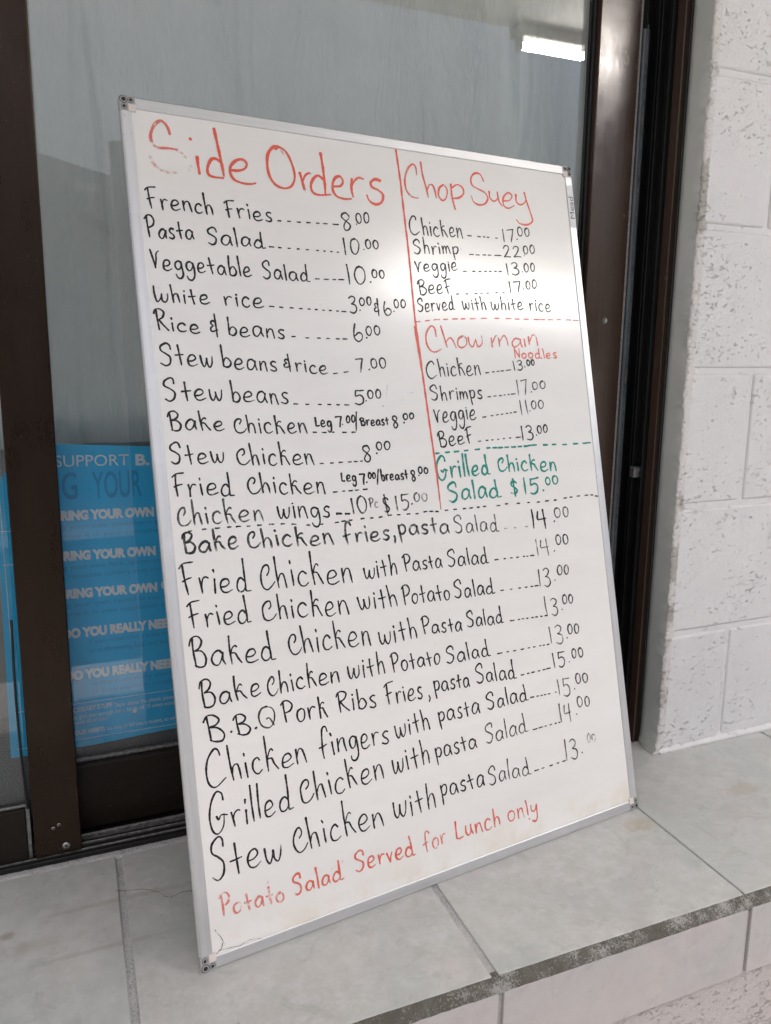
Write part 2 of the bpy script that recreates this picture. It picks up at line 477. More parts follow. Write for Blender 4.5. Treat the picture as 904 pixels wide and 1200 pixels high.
def _mk(bm, t):
    o = obj('block', bm, BLOCK, t)
    for p in o.data.polygons: p.use_smooth = True
    try:
        m = o.modifiers.new('wn', 'WEIGHTED_NORMAL'); m.keep_sharp = True
    except Exception: pass
    return o

# hairline crack with dried dirt in the left tile, running under the board
def crack(pts, w, seed):
    r = random.Random(seed); bm = bmesh.new(); prev = None
    for i, (x, y) in enumerate(pts):
        ww = w*r.uniform(.5, 1.3)
        a = (bm.verts.new((x, y-ww, .00012)), bm.verts.new((x, y+ww, .00012)))
        if prev: bm.faces.new((prev[0], a[0], a[1], prev[1]))
        prev = a
    return bm
def crack_pts(ctrl, n, jit, seed):
    r = random.Random(seed); out = []
    for (x0, y0), (x1, y1) in zip(ctrl, ctrl[1:]):
        for k in range(n):
            t = k/n; out.append((x0+(x1-x0)*t, y0+(y1-y0)*t+r.uniform(-jit, jit)))
    out.append(ctrl[-1]); return out
CRACKMAT = simple('dirt_in_tile_crack', (.30, .24, .16), .9, var=.6, scale=300)

ck = crack_pts([(.0175, .8564), (.0393, .8499), (.053, .8446), (.0629, .8361), (.0678, .8274), (.0743, .8219), (.0818, .825), (.0892, .8267), (.0997, .8242), (.13, .832), (.16, .829)], 5, .0010, 4)
loc(obj('crack', crack(ck, .00055, 6), CRACKMAT, ledge))
rw = block_wall('white painted concrete block wall right of the window', .818, 3.4, [.945+.4*k for k in range(7)], [1.147+.4*k for k in range(7)], 1, -1)
# rough mortar edge where the blocks meet the reveal, swept upwards
r = random.Random(8)
def vnoise(seed, step):
    """smooth random function of height: value noise with the given spacing"""
    q = random.Random(seed); tab = [q.uniform(-1, 1) for _ in range(int(1.7/step)+3)]
    def f(z):
        i = int(z/step); t = z/step-i; t = t*t*(3-2*t)
        return tab[i]*(1-t)+tab[i+1]*t
    return f
na, nb, nc, nd, ne = vnoise(1, .0045), vnoise(2, .003), vnoise(3, .017), vnoise(4, .0022), vnoise(5, .05)
def corner(z):
    k = max(0, 1-z/.035)**1.6
    return (.8192+.0009*na(z)+.0011*nc(z)+.0008*ne(z)-.008*k, WY+.0030+.0008*nb(z)-.004*k, k)
bm = bmesh.new(); rows = []
n = 1400
for i in range(n+1):
    z = .0003+1.655*i/n
    cx_, cy_, k = corner(z)
    prof = [(cx_+.0004, cy_+.0012), (cx_, cy_), (cx_+.0011+.0004*nd(z), cy_-.0018+.0006*nb(z)), (.8235-.003*k, WY+.0001+.0005*na(z)-.002*k), (.8275, WY+.0003+.0006*nd(z)-.0012*k), (.8315+.0010*nb(z), WY-.0002+.0004*nc(z)), (.8365, WY+.0022)]
    rows.append([bm.verts.new((x, y, z)) for x, y in prof])
for a, c in zip(rows, rows[1:]):
    for k in range(6): bm.faces.new((a[k], a[k+1], c[k+1], c[k]))
loc(obj('mortar_edge', bm, ROUGHM, rw, True))
# painted reveal between wall face and window frame, its foot splayed with lumpy paint
bm = bmesh.new(); rows = []
for i in range(n+1):
    z = .0003+1.655*i/n
    cx_, cy_, k = corner(z)
    rows.append([bm.verts.new(v) for v in ((cx_, cy_, z), (.8193-.008*k+.0003*ne(z)+.0012*k*nd(z), .891, z), (.8194-.0075*k+.0003*nc(z)+.0016*k*na(z), .903, z), (.8195-.006*k+.0012*k*nb(z), .914, z), (.8196-.003*k, .9275, z), (.830, .9285, z))])
for a, c in zip(rows, rows[1:]):
    for k in range(5): bm.faces.new((a[k], a[k+1], c[k+1], c[k]))
loc(obj('reveal', bm, REVEAL, rw, True))
# foot fillet of paint and mortar between blocks and tiles
loc(obj('foot_fillet', ragged_strip(.822, 3.3, 500, [(WY+.004, .016), (WY+.0005, .0085), (WY-.0022, .0035), (WY-.0055, .0002), (WY-.002, -.001)], .0007, 11), MORTAR, rw, True))
block_wall('white painted concrete block wall far left of the window, past the brown sash', -3.4, -1.02, [-3.2+.4*k for k in range(7)], [-3.0+.4*k for k in range(7)], 2, 1)

# ------------------------------------------------------------------ window frame with sill track and right jamb
ZT = 1.66
wf = thing('window_frame', 'dark bronze sliding window frame with ribbed sill track and right jamb', 'window frame', (0, .93, 0))
def P(name, bm, mat, parent, smooth=False): return loc(obj(name, bm, mat, parent, smooth))
P('sill_track', bx(-1.0, .806, .9322, 1.04, .0005, .0045), BLACK_METAL, wf)
P('sill_rib', bx(-1.0, .806, .9300, .9335, .0010, .0075, .0005), BLACK_METAL, wf)
for y, h in ((.9415, .0070), (.9530, .0078), (.9625, .0115), (.9690, .0090)):
    P('sill_rib', bx(-1.0, .806, y-.0010, y+.0010, .0045, h, .0004), WORN, wf)
P('jamb_flange', bx(.8065, .8150, .9215, .9300, .0015, ZT, .0015, 2), BRONZE, wf)
P('jamb_seal', bx(.8151, .8192, .9208, .9300, .0015, ZT, .0016, 3), RUBBER, wf, True)
P('jamb_edge', bx(.8040, .8064, .9200, .9360, .0015, ZT, .0008, 2), BRONZE_L, wf)
P('jamb_web', bx(.8066, .8188, .9302, 1.05, .0015, ZT), BLACK_METAL, wf)
P('jamb_channel_lip', bx(.7862, .7868, .9725, .9746, .0048, 1.07), WORN, wf)
for y0, y1, xx in ((.9380, .9400, .7985), (.9560, .9590, .7965), (.9660, .9675, .7990), (.9880, .9900, .7965)):
    P('jamb_rib', bx(xx, .8065, y0, y1, .0048, ZT, .0004), BLACK_METAL, wf)
P('jamb_channel', bx(.7812, .7915, .9745, .9990, .0048, 1.066, .002, 2), simple('blue_grey_vinyl', (.11, .13, .145), .35, scale=12, var=.4), wf)
P('bracket', bx(.7905, .8060, .9440, .9550, .428, .444, .001), WORN, wf)
P('left_jamb', bx(-1.02, -1.0, .92, 1.05, .0015, ZT), BRONZE, wf)
P('head_rail', bx(-1.0, .806, .93, 1.05, ZT-.05, ZT-.0005), BRONZE_H, wf)

# ------------------------------------------------------------------ front sash (left) and rear sash (behind the board)
def recessed_screw(parent, x, y, z, r0, name='screw', slot=True, mat=SCREW):
    bm = bmesh.new(); lathe(bm, [(r0, 0), (r0, .0009), (r0*.8, .0016), (r0*.45, .0019)], (x, y, z), (0, -1, 0), 20)
    s = P(name, bm, mat, parent, True)
    if slot:
        bm = bmesh.new()
        box(bm, x-r0*.5, x+r0*.5, y-.0023, y-.0016, z-r0*.11, z+r0*.11)
        box(bm, x-r0*.11, x+r0*.11, y-.0024, y-.0016, z-r0*.5, z+r0*.5)
        h = obj('screw_slot', bm, HOLE_MAT, s)
    return s
fs = thing('window_sash', 'front sliding sash with wide brown stile left of the whiteboard', 'window sash', (-.07, .937, .006), )
P('stile', bx(-.0692, -.0172, .937, .9605, .0085, ZT-.055, .0012, 2), BRONZE, fs)
P('stile', bx(-.985, -.93, .937, .9605, .0085, ZT-.055, .0012, 2), BRONZE, fs)
P('bottom_rail', bx(-.9295, -.0768, .9385, .9600, .0085, .0745, .0012, 2), BRONZE_H, fs)
P('joint_strip', bx(-.0766, -.0720, .9405, .9590, .0085, .0745, .0006), WORN, fs)
P('top_rail', bx(-.9295, -.0720, .9385, .9600, ZT-.11, ZT-.056, .0012, 2), BRONZE_H, fs)
P('glass_pane', bx(-.9280, -.0730, .9480, .9520, .0746, ZT-.111), GLASS, fs)
P('glazing_bead', bx(-.9280, -.0730, .9440, .9478, .0746, .0775, .0006), WORN, fs)
for x, z in ((-.0475, .0445), (-.0410, .0478)):
    bm = bmesh.new(); lathe(bm, [(.0021, 0), (.0021, .0005), (.0011, .0006)], (x, .937, z), (0, -1, 0), 18); s = P('screw_hole', bm, SCREW, fs, True)
    bm = bmesh.new(); lathe(bm, [(.0011, 0.0006), (.0010, .0008)], (x, .937, z), (0, -1, 0), 12); obj('hole', bm, HOLE_MAT, s)
recessed_screw(fs, -.0345, .937, .0185, .0048)
bm = bmesh.new(); lathe(bm, [(.0016, 0), (.0014, .0006)], (-.0425, .937, .0165), (0, -1, 0), 12); P('screw_hole', bm, HOLE_MAT, fs)
bm = bmesh.new()
pts = []
for i in range(25):
    s_ = i/24; z = .31-.235*s_
    pts.append((-.0735-.0025*math.sin(s_*3.0)-.002*(1-s_), .9395-.0012*math.sin(s_*6), z))
tube(bm, pts, .0015, 6)
P('loose_gasket', bm, RUBBER, fs, True)

bs = thing('window_sash', 'rear sliding sash with brown right stile, partly hidden behind the whiteboard', 'window sash', (.3, .976, .011))
P('stile', bx(.7080, .7755, .976, 1.0, .0105, ZT-.055, .0012, 2), BRONZE_L, bs)
P('stile', bx(-.0715, -.0300, .976, 1.0, .0105, ZT-.055, .0012, 2), BRONZE_L, bs)
P('bottom_rail', bx(-.0298, .7078, .9765, .9995, .0105, .0965, .0012, 2), BRONZE_H, bs)
P('top_rail', bx(-.0298, .7078, .9765, .9995, ZT-.11, ZT-.056, .0012, 2), BRONZE_H, bs)
P('glass_pane', bx(-.0290, .7070, .9940, .9980, .0966, ZT-.111), GLASS, bs)
P('glazing_bead', bx(-.0290, .7070, .9870, .9938, .0966, .1005, .0008), WORN, bs)
P('gasket', bx(.7030, .7079, .9850, .9938, .1006, ZT-.112, .0012, 2), RUBBER, bs)
P('gasket', bx(.7000, .7029, .9895, .9938, .1006, ZT-.112, .0008, 2), RUBBER, bs)
P('weatherstrip', bx(.7757, .7795, .9762, .9960, .0105, ZT-.06, .0010), BRUSH, bs)
bm = bmesh.new(); lathe(bm, [(.0042, 0), (.0042, .0004), (.0034, .0004), (.0034, .0002)], (.7440, .976, .662), (0, -1, 0), 20); P('screw_hole', bm, SCREW, bs, True)

# ------------------------------------------------------------------ behind the glass: inner sill, poster, curtain
structure(obj('inner_sill', bx(-1.4, 1.4, 1.0405, 1.9, -.93, .1030), SILLM))
bm = bmesh.new(); rows = []
nx, nz = 900, 60
for j in range(nz+1):
    z = .489+(ZT-.03-.489)*j/nz
    row = []
    for i in range(nx+1):
        x = -1.1+2.2*i/nx
        am = .016+.012*max(0, math.sin((x-.45)*3.0))
        y = 1.085+am*math.sin(x*17+.8*math.sin(z*2.1)+.3*x*x)+.008*abs(math.sin(x*21+z*.9+.8*math.sin(z*3)))**2.5+.004*math.sin(x*57+z*2.7)+.006*math.sin(x*5.3+z*1.3)+.003*math.sin(z*9+x*6)
        if .56 < x < .78: y += .011*math.sin((x-.56)*90+3*math.sin(z*11))*math.sin((x-.56)/.22*math.pi)
        for cx_, sl, dp, wd in ((.020, .05, .014, .006), (.052, -.03, .010, .004), (-.045, .02, .012, .006), (.232, -.01, .010, .003), (.240, .01, -.008, .003), (.36, .03, .008, .005), (.50, -.05, .010, .006), (.640, -.04, .016, .006), (.668, .05, .014, .004), (.700, -.02, .016, .005), (.722, .03, .012, .004), (-.3, 0, .02, .01)):
            y -= dp*math.exp(-((x-cx_-sl*(z-.8)-.004*math.sin(z*14+cx_*40))/wd)**2)*(.6+.4*math.sin(z*5+cx_*50))
        row.append(bm.verts.new((x, y, z+.001*math.sin(x*9)*(j == 0))))
    rows.append(row)
for a, c in zip(rows, rows[1:]):
    for k in range(nx): bm.faces.new((a[k], a[k+1], c[k+1], c[k]))
tag(obj('curtain', bm, CURTAIN, None, True), 'grey green cloth curtain hanging behind the window glass', 'curtain')
bm = bmesh.new(); rows = []
for j in range(2):
    z = (.1035, .515)[j]
    rows.append([bm.verts.new((-1.1+2.2*i/80, 1.135+.006*math.sin(i*.9), z)) for i in range(81)])
for k in range(80): bm.faces.new((rows[0][k], rows[0][k+1], rows[1][k+1], rows[1][k]))
tag(obj('curtain_lining', bm, simple('pale_lining_cloth', (.42, .43, .40), .9), None, True), 'pale cloth lining below the curtain hem behind the blue poster', 'curtain')

# poster: thin sheet, slightly bowed at the top corner
PY = 1.0080
poster = thing('poster', 'blue bring your own poster behind the glass left of the whiteboard', 'poster', (.14, PY, .1))
bm = bmesh.new()
out = [(-.0935, .108), (.0, .1075), (.10, .112), (.38, .115), (.38, .4935), (.10, .4935), (-.02, .5015), (-.05, .497), (-.0760, .468), (-.0870, .452)]
f = bm.faces.new([bm.verts.new((x, PY, z)) for x, z in out])
ex = bmesh.ops.extrude_face_region(bm, geom=[f])
bmesh.ops.translate(bm, verts=[v for v in ex['geom'] if isinstance(v, bmesh.types.BMVert)], vec=(0, .0008, 0))
bmesh.ops.recalc_face_normals(bm, faces=bm.faces)
P('sheet', bm, POSTER, poster)
def text_mesh(s, size, bold=0.0, sx=1.0, track=1.0):
    cu = bpy.data.curves.new('text', 'FONT'); cu.body = s; cu.size = size; cu.offset = bold; cu.space_character = track
    cu.resolution_u = 4
    o = bpy.data.objects.new('text', cu); COL.objects.link(o)
    bpy.context.view_layer.update()
    me = bpy.data.meshes.new_from_object(o.evaluated_get(bpy.context.evaluated_depsgraph_get()))
    bpy.data.objects.remove(o); bpy.data.curves.remove(cu)
    if sx != 1.0:
        for v in me.vertices: v.co.x *= sx
    return me
def poster_text(name, s, x, z, cap, width, mat, bold=0.0, tilt=0.0, right=False):
    """text on the poster, cap height and full width in metres"""
    me = text_mesh(s, cap/.70, bold*cap)
    w = max(v.co.x for v in me.vertices)
    k = width/w
    for v in me.vertices:
        xx = v.co.x*k
        v.co = (x+xx, PY-.0004, z+v.co.y+tilt*xx)
    me.materials.append(mat)
    o = bpy.data.objects.new(name, me); COL.objects.link(o); o.parent = poster
    return loc(o)
HL = 'headline'
poster_text(HL, 'SUPPORT', -.0215, .4735, .0140, .0855, P_WHITE, -.004, -.02)
poster_text(HL, 'B.', .0710, .4715, .0135, .0175, P_WHITE, .05, -.01)
poster_text(HL, 'BRING', -.0760, .4335, .0330, .0790, P_DARK, .015)
poster_text(HL, 'YOUR', .0205, .4325, .0330, .0575, P_DARK, .015)
for z, head, a, b_ in ((.4070, 'BRING YOUR OWN CUP', 'bring your own containers and ask us', 'to serve it in your container instead'),
                     (.3560, 'BRING YOUR OWN FORK', 'bring your own fork, spoon and/or knife', 'or a reusable cutlery and carry it with'),
                     (.3075, 'BRING YOUR OWN CUP', 'bring your own reusable cup or bottle', 'and use it in your cup/bottle instead of')):
    poster_text(HL, head[:14], -.0250, z+.001, .0108, .1165, P_WHITE, .095, -.02)
    poster_text('small_print', a, -.0360, z-.0115, .0062, .175, P_DARK, .0)
    poster_text('small_print', b_, -.0360, z-.0230, .0062, .175, P_DARK, .0)
poster_text(HL, 'C', .0965, .3558-.0485+.001, .0108, .009, P_WHITE, .095)
for z, a, b_ in ((.2570, 'If you need one, reuse what you', 'or a shopping bag and we will be'), (.2010, 'as there are many alternatives', 'or bring your own reusable one')):
    poster_text(HL, 'DO YOU REALLY NEED', -.0245, z-.0005, .0112, .1365, P_WHITE, .095, -.005)
    poster_text('small_print', a, .0050, z-.0115, .0062, .125, P_DARK)
    poster_text('small_print', b_, .0050, z-.0230, .0062, .125, P_DARK)
P('rule_line', bx(-.0850, .37, PY-.0004, PY-.00005, .1672, .1678), P_WHITE, poster)
poster_text('small_print', 'UNNECESSARY STUFF', -.0370, .1562, .0062, .066, P_WHITE, .03)
poster_text('small_print', 'Think about the plastic plates, cups', .0305, .1552, .0058, .092, P_WHITE)
poster_text('small_print', 'they give you enough for a family of 20 when eating out', -.0250, .1470, .0056, .145, P_WHITE)
poster_text('small_print', 'do I need all of this?"', -.0300, .1395, .0056, .054, P_WHITE)
poster_text('small_print', 'YOUR HABITS', -.0215, .1250, .0062, .040, P_WHITE, .03)
poster_text('small_print', "It's easy to fall into a routine, so why not", .0205, .1250, .0056, .100, P_WHITE)
P('rule_line', bx(-.0850, .37, PY-.0004, PY-.00005, .1180, .1186), P_WHITE, poster)
P('rule_line', bx(-.0835, -.0829, PY-.0004, PY-.00005, .125, .44), P_WHITE, poster)
P('rule_line', bx(-.0860, -.0740, PY-.0006, PY-.00045, .3980, .3986), P_WHITE, poster)
P('rule_line', bx(-.0860, -.0740, PY-.0006, PY-.00045, .3570, .3576), P_WHITE, poster)
bm = bmesh.new(); lathe(bm, [(.0026, 0), (.0022, .0004)], (.0560, PY, .1455), (0, -1, 0), 14); P('dot_mark', bm, P_WHITE, poster)

# ------------------------------------------------------------------ the whiteboard, leaning with its foot on the ledge and its top right corner on the glass
BW, BH, BT = .6100, .8942, .0100
TH, LN = .1258, .2280
e_x = Vector((math.cos(TH), math.sin(TH), 0))
nh = Vector((math.sin(TH), -math.cos(TH), 0))
e_y = Vector((-nh.x*math.sin(LN), -nh.y*math.sin(LN), math.cos(LN)))
e_n = e_x.cross(e_y)
wb = thing('whiteboard', 'whiteboard menu in an aluminium frame, handwritten in black, red and green, leaning on the window', 'whiteboard')
mw = Matrix((e_x, e_y, e_n)).transposed().to_4x4(); mw.translation = (.0890, .6961, .0)
wb.matrix_world = mw
FW = .0135
# writing surface: x right, y up the board, z towards the viewer
obj('writing_surface', bx(.008, BW-.008, .008, BH-.008, -.0050, -.0012), BOARD_MAT, wb)
obj('backing', bx(.008, BW-.008, .008, BH-.008, -.0092, -.0052), BOARD_BACK, wb)
def rail(prof, a, b, axis, mat):
    """sweep profile (across, depth) from a to b; axis 'x' rails run along x, 'y' rails along y"""
    bm = bmesh.new(); rings = []
    for t in (a, b):
        rings.append([bm.verts.new((t, p, d) if axis == 'x' else (p, t, d)) for p, d in prof])
    n = len(prof)
    for k in range(n): bm.faces.new((rings[0][k], rings[0][(k+1) % n], rings[1][(k+1) % n], rings[1][k]))
    bm.faces.new(rings[0][::-1]); bm.faces.new(rings[1])
    bmesh.ops.recalc_face_normals(bm, faces=bm.faces)
    return obj('frame_rail', bm, mat, wb)
def prof(o, s):      # o outer coordinate, s direction inwards
    return [(o+s*.0022, 0), (o+s*(FW-.0012), 0), (o+s*(FW-.0002), -.0005), (o+s*FW, -.0022), (o+s*(FW-.002), -.0049), (o+s*.0095, -.0051), (o+s*.0095, -BT), (o+s*.0028, -BT), (o, -.0036), (o+s*.0006, -.0018)]
CP = .0165
rail(prof(0, 1), CP, BW-CP, 'x', ALU_H)
rail(prof(BH, -1), CP, BW-CP, 'x', ALU_H)
rail(prof(0, 1), CP, BH-CP, 'y', ALU_V)
rail(prof(BW, -1), CP, BH-CP, 'y', ALU_V)
for cx, cy, sx, sy in ((0, 0, 1, 1), (BW, 0, -1, 1), (0, BH, 1, -1), (BW, BH, -1, -1)):
    bm = bmesh.new()
    # rounded outer corner, square inside, with a chamfered back
    def cap_ring(z, ins, r0):
        pts = []
        for k in range(7):
            a = math.pi+math.pi/2*k/6
            pts.append((ins+r0+r0*math.cos(a), ins+r0+r0*math.sin(a)))
        pts += [(CP, ins), (CP, CP), (ins, CP)]
        return [bm.verts.new((cx+sx*x, cy+sy*y, z)) for x, y in pts]
    ra, rb, rc = cap_ring(.0003, .0008, .0045), cap_ring(-.0010, 0, .0050), cap_ring(-.0040, 0, .0050)
    rd_ = cap_ring(-.0098, .0032, .0045)
    for p, q in ((ra, rb), (rb, rc), (rc, rd_)):
        for k in range(len(p)): bm.faces.new((p[k], p[(k+1) % len(p)], q[(k+1) % len(q)], q[k]))
    bm.faces.new(ra); bm.faces.new(rd_[::-1])
    bmesh.ops.recalc_face_normals(bm, faces=bm.faces)
    cap = obj('corner_cap', bm, CAP_MAT, wb)
    for x, y, r0 in ((.0050, .0050, .0033), (.0050, .0122, .0024), (.0122, .0050, .0024)):
        bm = bmesh.new(); lathe(bm, [(r0, .0003), (r0, .0010), (r0*.82, .0012), (r0*.68, .0010), (r0*.68, .0005)], (cx+sx*x, cy+sy*y, 0), (0, 0, 1), 18)
        obj('ring', bm, CAP_PALE if False else CAP_MAT, cap, False)
        bm = bmesh.new(); lathe(bm, [(r0*.72, .0005), (r0*.70, .0008)], (cx+sx*x, cy+sy*y, 0), (0, 0, 1), 14)
        obj('hole', bm, HOLE_MAT, cap)
        bm = bmesh.new()
        bmesh.ops.create_circle(bm, cap_ends=False, segments=18, radius=r0*1.22)
        inner = bmesh.new(); inner.free()
        vs = bm.verts[:]
        o2 = [bm.verts.new(v.co*.84) for v in vs]
        for k in range(18): bm.faces.new((vs[k], vs[(k+1) % 18], o2[(k+1) % 18], o2[k]))
        bmesh.ops.translate(bm, verts=bm.verts[:], vec=(cx+sx*x, cy+sy*y, .0005))
        obj('groove', bm, HOLE_MAT, cap)
    xa, xb = sorted((cx+sx*.0092, cx+sx*.0166)); ya, yb = sorted((cy+sy*.0092, cy+sy*.0166))
    obj('insert', bx(xa, xb, ya, yb, -.001, .0010, .0003), CAP_PALE, cap)
# paper maker's sticker near the top of the right rail, reading upwards
stk = obj('label_sticker', bx(BW-.0128, BW-.0022, .8065, .8660, .0001, .00025), STICKER_MAT, wb)
me = text_mesh('Mead', .0150, .0)
w = max(v.co.x for v in me.vertices); h = max(v.co.y for v in me.vertices)
for v in me.vertices:
    x, y = v.co.x/w*.0320, v.co.y/h*.0078
    v.co = (BW-.0036-y, .8180+x, .0004)
me.materials.append(STICKER_INK)
o = bpy.data.objects.new('sticker_print', me); COL.objects.link(o); o.parent = stk

